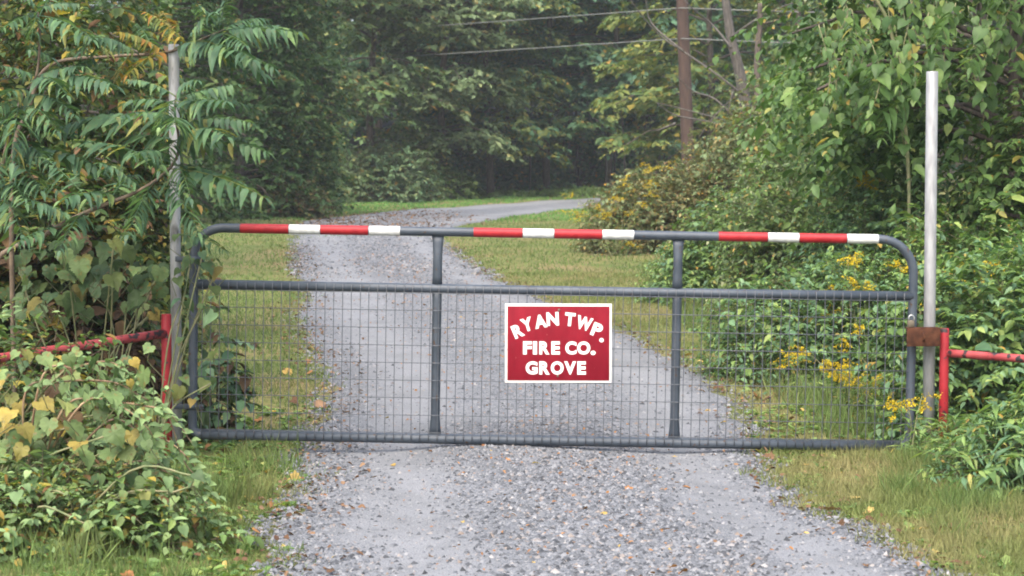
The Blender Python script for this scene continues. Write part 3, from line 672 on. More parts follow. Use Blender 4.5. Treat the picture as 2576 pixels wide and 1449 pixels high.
# ------------------------------------------------------------------ posts, rails, latch
def post(name, label, px, ptop, w, Yd, mat, cat='post', lean=0., hollow=True):
    t = at(px, ptop, Yd); gzv = float(gz(t[0], Yd))
    root = thing(name, label, cat, (t[0] + lean, Yd, gzv))
    b = np.array([t[0] + lean, Yd, gzv - .15])
    part('pipe', tube([b, (b + t) / 2, t - np.array([0, 0, .004]), t], [w, w, w, w * .97], 18), mat, root, True)
    if hollow:
        part('bore', tube([t + np.array([0, 0, -.0005]), t + np.array([0, 0, .0012])], w * .86, 18), M['rust'], root)
    return root, t
post('galvanised_pipe_post', 'tall galvanised pipe post with painted shadow streaks at the hinge end of the gate', 437, 112, .0315, GY + .03, M['galv_shadow_streaked'])
post('galvanised_pipe_post', 'tall clean galvanised pipe post behind the rusty latch plate', 2345, 180, .0345, GY + .05, M['galv'])
def fence(label, px, ptop, Yd, w, rail_px, rail_d, rail_w):
    t = at(px, ptop, Yd); base = (t[0], Yd, float(gz(t[0], Yd)))
    root = thing('barrier_rail', label, 'barrier', base)
    part('post', tube([(t[0], Yd, base[2] - .15), (t[0], Yd, .4), t - np.array([0, 0, .006]), t], [w, w, w, w * .9], 16), M['red_paint'], root, True)
    a = at(*rail_px[0], rail_d[0]); b = at(*rail_px[1], rail_d[1])
    part('rail', tube(np.linspace(a, b, 6), rail_w, 14), M['red_weathered'], root, True)
    e = b + np.array([0, 0, -.03]); gb = float(gz(b[0], b[1]))
    part('post', tube([(b[0], b[1], gb - .1), (b[0], b[1], gb + .2), b], w * .9, 12), M['red_weathered'], root, True)
    return root
fence('chipped red pipe rail joined to a red post beside the shadow-streaked pipe post', 418, 790, GY - .12, .0295, ((418, 838), (-160, 925)), (GY - .12, 10.4), .0255)
fence('chipped red pipe rail joined to a red post beside the rusty latch plate', 2376, 826, GY - .04, .027, ((2380, 888), (2700, 912)), (GY - .04, 11.5), .0235)
lp = at(2323, 849, GY - .09)
latch = thing('latch_plate', 'rusty brown steel latch plate across the clean galvanised post', 'latch', lp)
part('plate', boxm(lp, (.193, .010, .104), .002), M['rust'], latch)
part('lip', boxm(lp + np.array([0, .035, .053]), (.190, .075, .007), .001), M['rust'], latch)
part('lug', join([tube([lp + np.array([-.005, -.006, .03]), lp + np.array([.004, -.012, .0]), lp + np.array([-.002, -.008, -.02])], .006, 6)]), M['rust'], latch)
pk = at(2293, 812, GY - .06)
lock = thing('padlock', 'small padlock with shiny shackle hung above the rusty latch plate', 'padlock', pk)
sh = [pk + np.array([.016 * math.cos(a) - .002, -.006, .024 + .020 * math.sin(a)]) for a in np.linspace(-.5, math.pi + .5, 12)]
part('shackle', tube(sh, .0045, 8), M['steel'], lock, True)
part('body', boxm(pk + np.array([-.004, 0, -.006]), (.04, .02, .042), .004), M['brass'], lock)

# ------------------------------------------------------------------ utility pole and wires
pt = at(1714, -60, 49.0); pb = at(1731, 400, 49.0); pg = float(gz(pb[0], 49))
dirp = (pt - pb) / (pt[2] - pb[2])
p_base = pb + dirp * (pg - .4 - pb[2]); p_top = pb + dirp * (9.2 - pb[2])
pole = thing('utility_pole', 'tall brown wooden utility pole rising from the brush', 'utility pole', (p_base[0], 49.0, pg))
part('pole', tube(np.linspace(p_base, p_top, 8), np.linspace(.165, .125, 8), 16), M['pole_wood'], pole, True)
part('crossarm', boxm(p_top + np.array([0, -.16, -.3]), (2.2, .09, .12), .01), M['pole_wood'], pole)
def wire(label, pl, pm, pr):
    a, m, b = at(*pl), at(*pm), at(*pr)
    P = []
    for s_, e in ((a, m), (m, b)):
        for t in np.linspace(0, 1, 14): P.append(s_ + (e - s_) * t - UP * .35 * math.sin(math.pi * t) * (.35 if e is m else 1))
    P = np.array(P[:14] + P[15:])
    w_ = thing('overhead_cable', label, 'cable', m, 'cables on the utility pole')
    part('strand', tube(P, .013, 6), M['cable'], w_, True)
wire('pale overhead cable crossing the pole lower down', (400, 163, 90), (1716, 97, 48.83), (3600, 30, 38))
wire('pale overhead cable crossing the pole higher up', (400, 97, 90), (1712, 20, 48.83), (3600, -60, 38))

# ------------------------------------------------------------------ the wood at the back
def PX(px, Yd): return (px - 1288) / FPX * Yd
FG = 'trees at the edge of the wood'
EDGE = [
 ('grey_leaved_tree', 'grey green broad tree with reddish leaf tips above the pale shrubs', 930, 63.5, 11, .9, 2.9, .13, 'poplar', None, .03),
 ('grey_leaved_tree', 'pale silvery tree leaning over the bend of the drive', 1115, 65, 10.5, 1.8, 2.5, .14, 'silver_tree', None, .04),
 ('maple_tree', 'yellow olive small maple between the silvery tree and the layered maple', 1235, 67, 9.5, 1.7, 2.4, .15, 'yellow_tree', ('maple', .5), 0.),
 ('maple_tree', 'mid green maple with layered boughs straight behind the drive', 1375, 69.5, 12, 1.9, 3.0, .16, 'oak', ('maple', .45), 0.),
 ('maple_tree', 'deep blue green maple with drooping boughs between the layered maple and the pole', 1530, 70, 13, 1.7, 3.3, .17, 'blue_tree', None, 0.),
 ('maple_tree', 'dark maple partly hidden by the utility pole', 1670, 72, 12.5, 1.7, 3.0, .17, 'maple', ('yellowing', .22), 0.),
 ('oak_tree', 'olive oak above the pale shrubs at the bend', 800, 62, 10.5, .7, 2.9, .14, 'oak', ('poplar', .4), 0.),
 ('oak_tree', 'yellow green tree just past the utility pole', 1800, 60, 11, .8, 2.9, .15, 'yellow_tree', ('oak', .4), 0.),
 ('oak_tree', 'pale green tree behind the leafless tree', 2020, 57, 11, .6, 2.8, .13, 'silver_tree', ('oak', .5), 0.),
 ('maple_tree', 'tall dark maple showing between the grey tree and the silvery tree', 1030, 70, 12, 2.4, 3.0, .17, 'maple', ('poplar', .2), 0.),
 ('maple_tree', 'tall shaded maple crown above the small olive maple', 1225, 75, 13, 3.4, 3.2, .18, 'blue_tree', ('maple', .5), 0.),
]
for k, (nm, lb, px_, yd, H_, cb_, R_, sz_, mt_, ex_, le_) in enumerate(EDGE):
    tree(nm, lb, PX(px_, yd), yd, H_, cb_, R_, 46, 38, 13, sz_ * 1.06, M[mt_], 200 + k, FG, tr=.13, L=.62, flat=.16, droop=.35, lean=le_, extra=[(M[ex_[0]], ex_[1])] if ex_ else None, pads=True)
# dark dense tree on the left lawn and its neighbour
tree('dense_dark_tree', 'dense dark green tree shading the lawn edge behind the left pipe post', PX(600, 46), 46, 9, .3, 1.5, 190, 17, 15, .105, M['hedge_dark'], 31, None, tr=.12, L=.7, prof=.35, droop=.3)
tree('dense_dark_tree', 'dark green tree hung with a few orange leaves, next to the lawn', PX(715, 49), 49, 9.5, .3, 1.15, 180, 15, 15, .105, M['hedge_dark'], 32, None, tr=.1, L=.7, prof=.35, extra=[(M['oak'], .3)])
tree('dense_dark_tree', 'dark leafy tree behind the sumac fronds', PX(420, 40), 40, 8.5, .3, 1.6, 150, 14, 15, .095, M['hedge_dark'], 33, None, tr=.11, L=.7, prof=.4)
tree('dense_dark_tree', 'shaded green tree over the thicket', PX(-20, 26), 26, 8, .4, 2.3, 80, 10, 13, .10, M['thicket_dark'], 34, None, tr=.11, L=.7, prof=.4, extra=[(M['thicket'], .3)])
# wood behind: four kinds copied
protos = [tree('wood_tree', 'tall shaded tree deep in the wood', PX(1300, 78) + 1, 78, 15, 2.6, 4.2, 70, 12, 12, .24, M['backtree'], 41, 'shaded trees deep in the wood', tr=.16, L=1.5),
          tree('wood_tree', 'tall shaded tree deep in the wood', PX(1700, 80), 80, 16, 3.0, 4.5, 70, 12, 12, .25, M['maple'], 42, 'shaded trees deep in the wood', tr=.18, L=1.6)]
gb = rs(43)
for k in range(36):
    row = k // 9; x_ = -19 + (k % 9) * 4.8 + gb.uniform(-1.2, 1.2) + row * 1.6; y_ = 80 + row * 7 + gb.uniform(-1.5, 1.5)
    copy_tree(protos[k % 2], x_, y_, gb.uniform(0, 6.28), gb.uniform(.9, 1.25))
# thin saplings in the shade
gs = rs(44)
for k in range(30):
    px_ = gs.uniform(1050, 1720); y_ = gs.uniform(68.5, 76); x_ = PX(px_, y_); z_ = float(gz(x_, y_)); h_ = gs.uniform(3.2, 5.0); ln_ = gs.normal(.05, .09)
    rt = thing('sapling', 'thin bare-stemmed sapling in the shade of the wood', 'sapling', (x_, y_, z_), 'thin saplings in the shaded wood')
    pts = np.array([[x_ + ln_ * q * h_ + .05 * math.sin(q * 5 + k), y_, z_ - .1 + q * h_] for q in np.linspace(0, 1, 6)])
    part('trunk', tube(pts, np.linspace(gs.uniform(.025, .06), .012, 6), 6), M['bark_grey'], rt, True)
    n_ = 26; S = pts[-1] + gs.normal(0, .3, (n_, 3)); D = nrm(gs.normal(0, 1, (n_, 3)) * np.array([1, 1, .4]))
    P, tp_, nn_, sz_, _ = sprays(gs, S, D, np.full(n_, .7), 8, .16)
    part('crown', place('rhomb', P, tp_, nn_, sz_), M['maple'], rt, kind='stuff')
# shrubs along the wood edge
EG = 'shrubs along the wood edge'
def sh2(label, px, Yd, w, h, ns, mat, seed, size=.09, tm='rhomb', extra=None, name='roadside_shrub', **k):
    return shrub(name, label, 'shrub', PX(px, Yd), Yd, (w, w * .8, h), ns, 12, size, .5, tm, mat, seed, EG, extra=extra, stem_r=.02, twig_r=.006, **k)
sh2('pale leafed shrub at the foot of the dark tree', 838, 60.5, .62, 1.45, 420, M['silver_tree'], 51, .10)
sh2('pinkish brown weedy shrub on the lawn edge', 878, 61, .55, 1.0, 320, M['rust_bush'], 52, .07)
sh2('rounded blue green shrub under the grey tree', 965, 62, 1.35, 1.7, 1000, M['poplar'], 53, .09, extra=[(M['weed_blue'], .4)])
sh2('tall olive shrub under the silvery tree', 1045, 64, 1.0, 2.4, 700, M['oak'], 54, .10, extra=[(M['yellow_tree'], .4)])
sh2('low green shrub at the bend of the drive', 1110, 64.5, .9, .7, 300, M['fern'], 55, .09)
sh2('dark low shrub at the foot of the wide dark tree', 560, 44, .9, .8, 400, M['hedge_dark'], 56, .08)
sh2('low dark scrub between the two dark trees', 680, 46.5, .8, .7, 360, M['hedge_dark'], 57, .08)
sh2('brownish low shrub at the edge of the dark scrub', 745, 46, .45, .75, 260, M['thicket_dark'], 59, .07, extra=[(M['dead'], .35)])
sh2('leafy green sapling clump between the dark trees and the pale shrub', 800, 54, .5, 2.2, 380, M['oak'], 60, .09)
for k, (px_, yd, w_, h_) in enumerate(((1130, 69, 1.1, 1.5), (1240, 71, 1.2, 1.3), (1360, 70.5, 1.0, 1.0), (1450, 73, 1.3, 1.7), (1560, 71.5, 1.1, 1.2), (1660, 73, 1.2, 1.6))):
    sh2(('dim bushy undergrowth under the silvery tree', 'dim bushy undergrowth under the small olive maple', 'low dim undergrowth beneath the layered maple', 'tall dim undergrowth between the layered and the blue green maples',
         'dim undergrowth beneath the blue green maple', 'dim undergrowth behind the foot of the utility pole')[k], px_, yd, w_, h_, 260, M['maple'], 180 + k, .15, name='shaded_shrub')
gf = rs(58)
for k in range(26):
    px_ = 1060 + gf.uniform(0, 560); yd = gf.uniform(64.2, 67) + max(0, (px_ - 1060) / 560 * 2)
    x_ = PX(px_, yd); z_ = float(gz(x_, yd))
    rt = thing('fern', 'arching green fern at the foot of the wood', 'fern', (x_, yd, z_), 'ferns at the foot of the wood')
    n_ = 16; a_ = gf.uniform(0, 6.28, n_); D = nrm(np.stack([np.cos(a_), np.sin(a_), gf.uniform(.5, 1.2, n_)], 1))
    P, tp_, nn_, sz_, tw_ = sprays(gf, np.tile([x_, yd, z_], (n_, 1)), D, gf.uniform(.5, .9, n_), 16, .16, .55)
    part('frond', place('lance', P, tp_, nn_, sz_), M['fern'], rt, kind='stuff')

# ------------------------------------------------------------------ dead tree by the pole
dt0 = at(1868, 190, 40.); dx = thing('dead_tree', 'leafless grey tree with bare branches reaching across the utility pole', 'tree', (dt0[0] + .3, 40., float(gz(dt0[0] + .3, 40))))
tp_ = curve([np.array([dt0[0] + .3, 40, float(gz(dt0[0], 40)) - .1]), at(1885, 330, 40), at(1862, 190, 40), at(1838, 90, 40), at(1822, -40, 40), at(1815, -200, 40)], 5)
part('trunk', tube(tp_, np.linspace(.14, .06, len(tp_)), 10), M['bark_grey'], dx, True)
BR = [[(1870, 240), (1800, 185), (1720, 130), (1660, 90), (1600, 20), (1570, -30)], [(1720, 130), (1640, 60), (1625, 0)], [(1870, 320), (1800, 250), (1745, 230), (1700, 190)],
      [(1900, 330), (1830, 305), (1740, 280), (1650, 258)], [(1900, 345), (1800, 310), (1700, 290), (1655, 262)], [(1840, 120), (1790, 60), (1740, 20), (1700, -30)],
      [(1845, 225), (1830, 290), (1822, 335)], [(1838, 95), (1900, 50), (1960, 20), (2020, 0)], [(1760, 345), (1800, 290), (1850, 240)], [(1700, 310), (1650, 330)]]
for b_ in BR:
    d0 = 39.6; P = curve([at(p[0], p[1], d0 + .25 * math.sin(i_ * 2.1 + p[0])) for i_, p in enumerate(b_)], 4)
    part('branch', tube(P, np.linspace(.024, .006, len(P)), 6), M['bark_grey'], dx, True)
d2 = thing('dead_snag', 'short dark snag standing beside the leafless tree', 'tree', (PX(1925, 36), 36., float(gz(PX(1925, 36), 36))))
P = curve([np.array([PX(1920, 36), 36, .5]), at(1905, 200, 36), at(1912, 60, 36), at(1912, 8, 36)], 5)
part('trunk', tube(P, np.linspace(.07, .04, len(P)), 8), M['bark'], d2, True)
P = curve([at(1912, 60, 36), at(1960, 50, 36), at(2010, 20, 36)], 4); part('branch', tube(P, np.linspace(.025, .01, len(P)), 6), M['bark'], d2, True)

# ------------------------------------------------------------------ right bank
RG = 'brush along the bank past the latch post'
shrub('rusty_bush', 'rusty orange and olive bush spilling toward the drive', 'bush', PX(1680, 31), 31, (1.25, 1.0, 1.22), 2600, 13, .05, .32, 'rhomb', M['rust_bush'], 61, RG, extra=[(M['silver_bush'], .4)], lump=.35, stem_r=.015)
shrub('rusty_bush', 'brown tinged bush dotted with orange leaves in front of the leafless tree', 'bush', PX(1830, 33), 33, (1.3, 1.0, 1.5), 2300, 13, .055, .38, 'rhomb', M['rust_bush'], 62, RG, extra=[(M['silver_bush'], .55)], lump=.35, stem_r=.015)
shrub('silvery_bush', 'tall silvery green bush sloping up to the vine-hung tree', 'bush', PX(1990, 31), 31, (1.45, 1.1, 2.7), 3000, 13, .056, .4, 'rhomb', M['silver_bush'], 63, RG, extra=[(M['rust_bush'], .38)], lump=.4, stem_r=.018)
shrub('silvery_bush', 'very tall silvery bush in the gap beside the vine-hung tree', 'bush', PX(2110, 27), 27, (1.2, 1.0, 3.4), 2000, 13, .062, .4, 'rhomb', M['silver_bush'], 64, RG, extra=[(M['weed'], .4)], lump=.35, stem_r=.018)
shrub('green_bush', 'bright green mound of creeper behind the striped rail', 'bush', PX(1870, 22), 22, (1.0, .9, 1.15), 2200, 12, .048, .3, 'rhomb', M['weed'], 65, RG, extra=[(M['weed_blue'], .3)], lump=.4, stem_r=.01)
shrub('green_bush', 'tall leafy green bush under the vine-hung tree', 'bush', PX(2050, 21), 21, (.78, .9, 1.8), 2000, 12, .046, .32, 'rhomb', M['weed'], 66, RG, extra=[(M['silver_bush'], .35)], lump=.28, stem_r=.01)
shrub('green_bush', 'blue green weedy bush in the hollow below the hanging vines', 'bush', PX(2250, 18.5), 18.5, (.95, .8, 1.45), 2200, 12, .042, .28, 'ovate', M['weed_blue'], 67, RG, extra=[(M['weed'], .45)], lump=.4, stem_r=.01)
shrub('green_bush', 'fresh green bush right behind the clean galvanised post', 'bush', PX(2450, 15.8), 15.8, (.95, .8, 1.62), 2100, 11, .047, .27, 'ovate', M['weed'], 68, RG, extra=[(M['vine'], .3), (M['weed_blue'], .2)], lump=.4, nparts=120, stem_r=.01)
shrub('green_bush', 'dense low bush between the latch post and the drive', 'bush', PX(2130, 15.5), 15.5, (.80, .7, .88), 1700, 11, .039, .24, 'ovate', M['weed_blue'], 69, RG, extra=[(M['weed'], .5)], lump=.4, nparts=60, stem_r=.008)
shrub('green_bush', 'leafy bush crowding the chipped red rail by the latch', 'bush', PX(2570, 13.0), 13.0, (.72, .6, 1.15), 1400, 11, .05, .25, 'ovate', M['weed'], 70, RG, extra=[(M['weed_blue'], .35)], lump=.4, nparts=120, stem_r=.008)
shrub('weed_clump', 'broad weed clump at the foot of the rail beside the latch', 'weed', PX(2715, 10.9), 10.9, (.48, .42, .40), 760, 13, .068, .26, 'lance', M['weed'], 71, RG, extra=[(M['weed_blue'], .4)], lump=.45, nparts=140, stem_r=.006)
shrub('weed_clump', 'low leafy weeds hiding the foot of the clean galvanised post', 'weed', PX(2330, 12.22), 12.22, (.17, .2, .26), 170, 10, .05, .16, 'ovate', M['weed_blue'], 72, RG, extra=[(M['weed'], .5)], lump=.45, nparts=90, stem_r=.005)
shrub('green_bush', 'high leafy bush hiding the trunk of the vine-choked tree', 'bush', 4.35, 16.9, (.62, .5, 2.35), 1100, 12, .06, .34, 'ovate', M['vine'], 79, RG, extra=[(M['weed'], .4)], lump=.3)
shrub('weed_clump', 'short weeds at the foot of the red latch post', 'weed', PX(2420, 11.6), 11.6, (.2, .14, .2), 150, 9, .045, .15, 'lance', M['weed'], 80, RG, lump=.3, nparts=40, stem_r=.004)
shrub('green_bush', 'tall shaded green bush closing the gap under the vine-hung tree', 'bush', 5.2, 20.6, (1.5, .9, 2.5), 1200, 12, .06, .36, 'rhomb', M['weed_blue'], 78, RG, extra=[(M['vine'], .5)], lump=.35)
tree('vine_hung_tree', 'big bright green tree draped in large-leaved vines over the latch post', 4.35, 18.2, 6.5, 1.5, 2.1, 52, 56, 13, .078, M['vine'], 73, None, tm='ovate', tr=.09, L=.5, droop=.95, rise=.55, prof=.25, extra=[(M['weed'], .15)], pads=True)
tree('vine_hung_tree', 'green vine-choked tree at the edge of the bank', 6.6, 19.5, 7, .8, 2.3, 44, 30, 13, .095, M['vine'], 74, None, tm='ovate', tr=.09, L=.5, droop=.9, rise=.5, prof=.3, pads=True)
tree('oak_tree', 'broad green tree far back on the bank behind the vines', 6.2, 28, 8.5, .8, 2.6, 80, 12, 14, .10, M['oak'], 75, None, tr=.13, L=.8, prof=.4)
tree('oak_tree', 'pale green slender tree rising behind the silvery bush', PX(2160, 36), 36, 8.5, .8, 1.3, 80, 12, 14, .09, M['silver_bush'], 76, None, tr=.09, L=.7, prof=.4, extra=[(M['oak'], .5)])
# hanging vine with big single leaves in front of that tree
hv = thing('hanging_vine', 'curtain of big heart-shaped vine leaves hanging toward the latch post', 'vine', (3.1, 16.6, float(gz(3.1, 16.6))))
gh = rs(77); strands = []; cnt = 0
for k in range(34):
    top = at(gh.uniform(2060, 2560), gh.uniform(-60, 120), 16.3 + gh.uniform(-.4, .6)); ln = gh.uniform(.35, 1.0)
    if top[0] > 3.5: ln *= .7
    P = np.array([top + np.array([.05 * math.sin(q * 5 + k), .03 * math.cos(q * 4), -ln * q]) for q in np.linspace(0, 1, 7)]); strands.append(tube(P, .005, 5))
    for q in np.arange(.04, 1, .085 / ln):
        if cnt >= 300: break
        p = top + np.array([.05 * math.sin(q * 5 + k), .03 * math.cos(q * 4) - .02, -ln * q]); a_ = gh.uniform(-1, 1)
        leaf_obj(hv, ('heart', 'ovate')[int(gh.integers(2))], M['vine'], p, np.array([a_, -.5 + gh.normal(0, .3), -.75]), np.array([a_ * .4, -.7, .75]) + gh.normal(0, .2, 3), gh.choice([gh.uniform(.045, .08), gh.uniform(.08, .135)]), int(gh.integers(3))); cnt += 1
main_v = tube(curve([np.array([3.1, 16.6, .1]), np.array([3.2, 16.7, 1.5]), np.array([3.0, 16.5, 2.8]), np.array([2.6, 16.4, 3.3])], 6), .015, 6)
part('stem', join(strands + [main_v]), M['green_stem'], hv, True)
HANG = [((2235, 110), (2195, 250)), ((2310, 235), (2185, 305)), ((2265, 265), (2215, 350)), ((2150, 40), (2138, 150)), ((2480, 60), (2440, 170)), ((2120, 150), (2090, 240)), ((2400, 20), (2350, 110)), ((2320, 150), (2260, 215))]

# ------------------------------------------------------------------ compound fronds
def frond(root, a, b, mat, g, pairs=11, arch=.16, ll=.23, twist=0.):
    """pinnate leaf from a to b, its leaflets hanging off an arched rachis"""
    a, b = np.asarray(a, float), np.asarray(b, float); L = np.linalg.norm(b - a)
    mid = (a + b) / 2 + UP * arch * L
    t = np.linspace(0, 1, 12)[:, None]; R = (1 - t) ** 2 * a + 2 * t * (1 - t) * mid + t * t * b
    q = np.linspace(.16, .97, pairs); P = (1 - q[:, None]) ** 2 * a + 2 * q[:, None] * (1 - q[:, None]) * mid + q[:, None] ** 2 * b
    tg = nrm(2 * (1 - q[:, None]) * (mid - a) + 2 * q[:, None] * (b - mid))
    sd = nrm(np.cross(tg, UP + twist * np.array([0, -1., 0])))
    sz = ll * L * np.sin(math.pi * (.18 + .74 * q)) ** .7 + .012
    parts = [tube(R, np.linspace(.0035, .0012, 12), 4)]
    for s in (-1, 1):
        tip = nrm(sd * s * .9 + tg * .38 - UP * g.uniform(.15, .65, (pairs, 1)) + g.normal(0, .13, (pairs, 3)))
        nr_ = nrm(UP * .9 + sd * s * .5 + g.normal(0, .15, (pairs, 3)))
        kp = g.random(pairs) > .07
        parts.append(place('leaflet', P[kp], tip[kp], nr_[kp], (sz * g.uniform(.75, 1.15, pairs))[kp], g.uniform(-.05, .45, pairs)[kp], g.uniform(.8, 1.25, pairs)[kp]))
    parts.append(place('leaflet', R[-1:], tg[-1:] - UP * .3, UP[None] + 0 * tg[-1:], sz[-1:] * 1.1))
    return part('frond', join(parts), mat, root)
gfr = rs(79)
for a_, b_ in HANG:
    frond(hv, at(*a_, 16.2), at(*b_, 15.9), M['vine'], gfr, 7, .05, .36, .6)
def R1(x, y): return x / 2.0, y / 2.0       # layout coordinates of the upper left quarter
g1 = rs(81)
def sumac(label, stem_pts, Ys, fr, seed, r0=.016, branches=(), fill=0, box=None):
    g = rs(seed); S = [at(*R1(*p), y) for p, y in zip(stem_pts, Ys)]
    b0 = np.array([S[0][0], S[0][1], float(gz(S[0][0], S[0][1]))])
    rt = thing('sumac', label, 'sumac', b0, 'sumac stems by the stained pipe post')
    P = curve([b0 - UP * .1] + S, 6); part('stem', tube(P, np.linspace(r0, .005, len(P)), 7), M['twig'], rt, True)
    for br in branches:
        Q = curve([at(*R1(x, y), d) for x, y, d in br], 5); part('branch', tube(Q, np.linspace(.008, .003, len(Q)), 6), M['twig'], rt, True)
    for (x0, y0, x1, y1, d0, d1, kind) in fr:
        frond(rt, at(*R1(x0, y0), d0), at(*R1(x1, y1), d1), M['sumac_turning' if kind else 'sumac'], g, int(g.integers(11, 15)), arch=g.uniform(.08, .2), twist=g.uniform(.0, .7))
    return rt
sumac('slender sumac sapling arching across the shadow-streaked pipe post', [(-60, 1420), (215, 1190), (430, 1070), (700, 960), (850, 850), (900, 740), (880, 560), (890, 470)],
      [11.1, 11.1, 11.2, 11.3, 11.4, 11.5, 11.5, 11.5],
      [(890, 490, 640, 400, 11.5, 11.4, 0), (890, 480, 1000, 405, 11.5, 11.2, 0), (900, 500, 1210, 425, 11.5, 11.5, 0), (900, 520, 1235, 530, 11.5, 11.9, 0), (890, 540, 1145, 510, 11.5, 11.1, 0), (890, 530, 620, 520, 11.5, 11.7, 0),
       (895, 640, 1265, 620, 11.5, 11.4, 0), (890, 600, 580, 590, 11.5, 11.2, 0), (890, 610, 870, 640, 11.5, 10.9, 0), (890, 620, 300, 640, 11.5, 11.9, 0), (895, 700, 1150, 690, 11.5, 11.0, 0), (895, 720, 600, 700, 11.5, 11.8, 0),
       (890, 745, 1345, 765, 11.5, 11.4, 0), (880, 800, 660, 780, 11.4, 11.0, 0), (870, 830, 1240, 930, 11.4, 11.4, 0), (860, 850, 1335, 995, 11.4, 11.1, 0), (850, 840, 400, 710, 11.4, 11.7, 0), (780, 910, 640, 1180, 11.35, 10.9, 0),
       (820, 880, 1000, 1170, 11.35, 11.0, 0), (700, 950, 500, 820, 11.3, 11.1, 0), (680, 970, 720, 1120, 11.3, 11.6, 0), (600, 990, 300, 1010, 11.3, 10.9, 0), (560, 1000, 700, 880, 11.3, 11.8, 0), (480, 1050, 230, 800, 11.2, 11.3, 0),
       (430, 1070, 300, 1260, 11.2, 10.8, 0), (380, 1100, 120, 1000, 11.2, 10.9, 0), (300, 1140, 60, 1240, 11.1, 10.8, 0), (900, 1180, 1130, 1260, 11.6, 11.5, 0), (900, 700, 800, 860, 11.5, 11.1, 0), (880, 820, 960, 1000, 11.4, 11.0, 0), (890, 500, 800, 640, 11.5, 11.1, 0)], 82)
sumac('leaning sumac stem with fronds reaching over the dark trees', [(60, 900), (140, 560), (250, 330), (560, 285), (830, 265), (1010, 200), (1130, 150)], [12.2, 12.2, 12.2, 12.1, 12.0, 11.9, 11.8],
      [(1120, 155, 1450, 155, 11.8, 11.7, 0), (1110, 160, 1345, 95, 11.8, 12.0, 0), (1110, 150, 1140, -20, 11.8, 11.6, 0), (1100, 150, 990, 20, 11.8, 11.6, 0), (1000, 200, 1380, 345, 11.9, 11.7, 0), (980, 220, 1370, 405, 11.9, 12.2, 0), (1080, 170, 1515, 165, 11.9, 12.4, 0),
       (960, 220, 1280, 300, 11.9, 11.4, 0), (870, 250, 1150, 260, 12., 11.6, 0), (830, 265, 600, 160, 12, 11.8, 1), (840, 260, 640, 380, 12, 11.7, 1), (780, 270, 690, 120, 12, 12.2, 0), (700, 275, 420, 180, 12, 11.7, 0), (650, 280, 580, 420, 12, 12.2, 1),
       (560, 285, 330, 170, 12.1, 11.7, 1), (500, 290, 290, 400, 12.1, 11.9, 0), (880, 240, 820, 60, 12, 12.2, 1), (940, 220, 730, 60, 11.9, 11.9, 1), (400, 310, 480, 190, 12.1, 11.7, 0), (300, 330, 150, 250, 12.1, 11.8, 0),
       (940, 220, 1080, 60, 11.9, 11.6, 0), (1050, 180, 1240, 230, 11.9, 11.5, 0)], 83)
sumac('bushy sumac crowded against the thicket with broad fronds', [(-40, 1200), (20, 800), (100, 520), (180, 390), (200, 200), (190, 60)], [11.8, 11.8, 11.8, 11.8, 11.8, 11.8],
      [(190, 70, 150, 250, 11.8, 11.5, 0), (190, 60, 0, 150, 11.8, 11.6, 0), (200, 80, 470, 200, 11.8, 11.5, 0), (190, 40, 400, 20, 11.8, 11.8, 0), (190, 40, 30, -40, 11.8, 11.6, 0), (190, 100, 290, -30, 11.8, 12.1, 0), (180, 390, 425, 335, 11.8, 11.6, 0), (180, 385, 0, 330, 11.8, 11.6, 0),
       (175, 400, 340, 480, 11.8, 11.4, 0), (170, 420, 590, 435, 11.8, 11.5, 0), (150, 450, 0, 480, 11.8, 11.5, 0), (130, 480, 380, 580, 11.8, 11.5, 0), (110, 500, -60, 560, 11.8, 11.5, 0), (100, 540, 290, 660, 11.8, 11.4, 0), (90, 560, 210, 700, 11.8, 11.9, 0),
       (80, 600, -40, 660, 11.8, 11.4, 0), (50, 720, 250, 830, 11.8, 11.4, 0), (40, 750, 520, 860, 11.8, 11.6, 0), (30, 790, 210, 960, 11.8, 11.3, 0), (20, 830, -60, 920, 11.8, 11.4, 0), (10, 900, 130, 1020, 11.8, 11.3, 0), (100, 520, 60, 820, 11.8, 11.2, 0), (0, 950, 300, 960, 11.8, 11.5, 0), (0, 1000, 110, 1180, 11.7, 11.2, 0)], 84)

# ------------------------------------------------------------------ left thicket
LG = 'tangle beside the stained pipe post'
shrub('tangled_thicket', 'tall tangle of yellowing leaves behind the sumac fronds', 'thicket', -3.02, 14.6, (.62, .8, 3.1), 1300, 11, .064, .3, 'ovate', M['thicket'], 91, LG, extra=[(M['thicket_dark'], .45)], lump=.3, stem_r=.014, nparts=60)
shrub('tangled_thicket', 'brown and green tangle of vines behind the chipped red rail', 'thicket', -2.82, 13.0, (.52, .5, 1.25), 800, 11, .065, .24, 'heart', M['thicket_dark'], 92, LG, extra=[(M['dead'], .30), (M['thicket'], .25)], lump=.35, stem_r=.01, nparts=60)
shrub('tangled_thicket', 'yellow specked tall bush filling the bank beside the thicket', 'thicket', -4.05, 14.0, (.8, .8, 3.3), 850, 11, .07, .32, 'ovate', M['thicket'], 93, LG, extra=[(M['thicket_dark'], .4)], lump=.3, stem_r=.014)
shrub('tangled_thicket', 'dusky tall bush behind the shadow-streaked pipe post', 'thicket', -3.6, 17.5, (.72, .9, 3.5), 850, 11, .076, .36, 'ovate', M['thicket_dark'], 94, LG, extra=[(M['thicket'], .4)], lump=.3, stem_r=.014)
shrub('dry_vine', 'hanging mat of dead brown vine leaves in the thicket', 'vine', -2.55, 12.62, (.42, .25, 1.0), 230, 9, .06, .25, 'ovate', M['dead'], 95, LG, lump=.3, droop=.9, stem_r=.008, nparts=60)
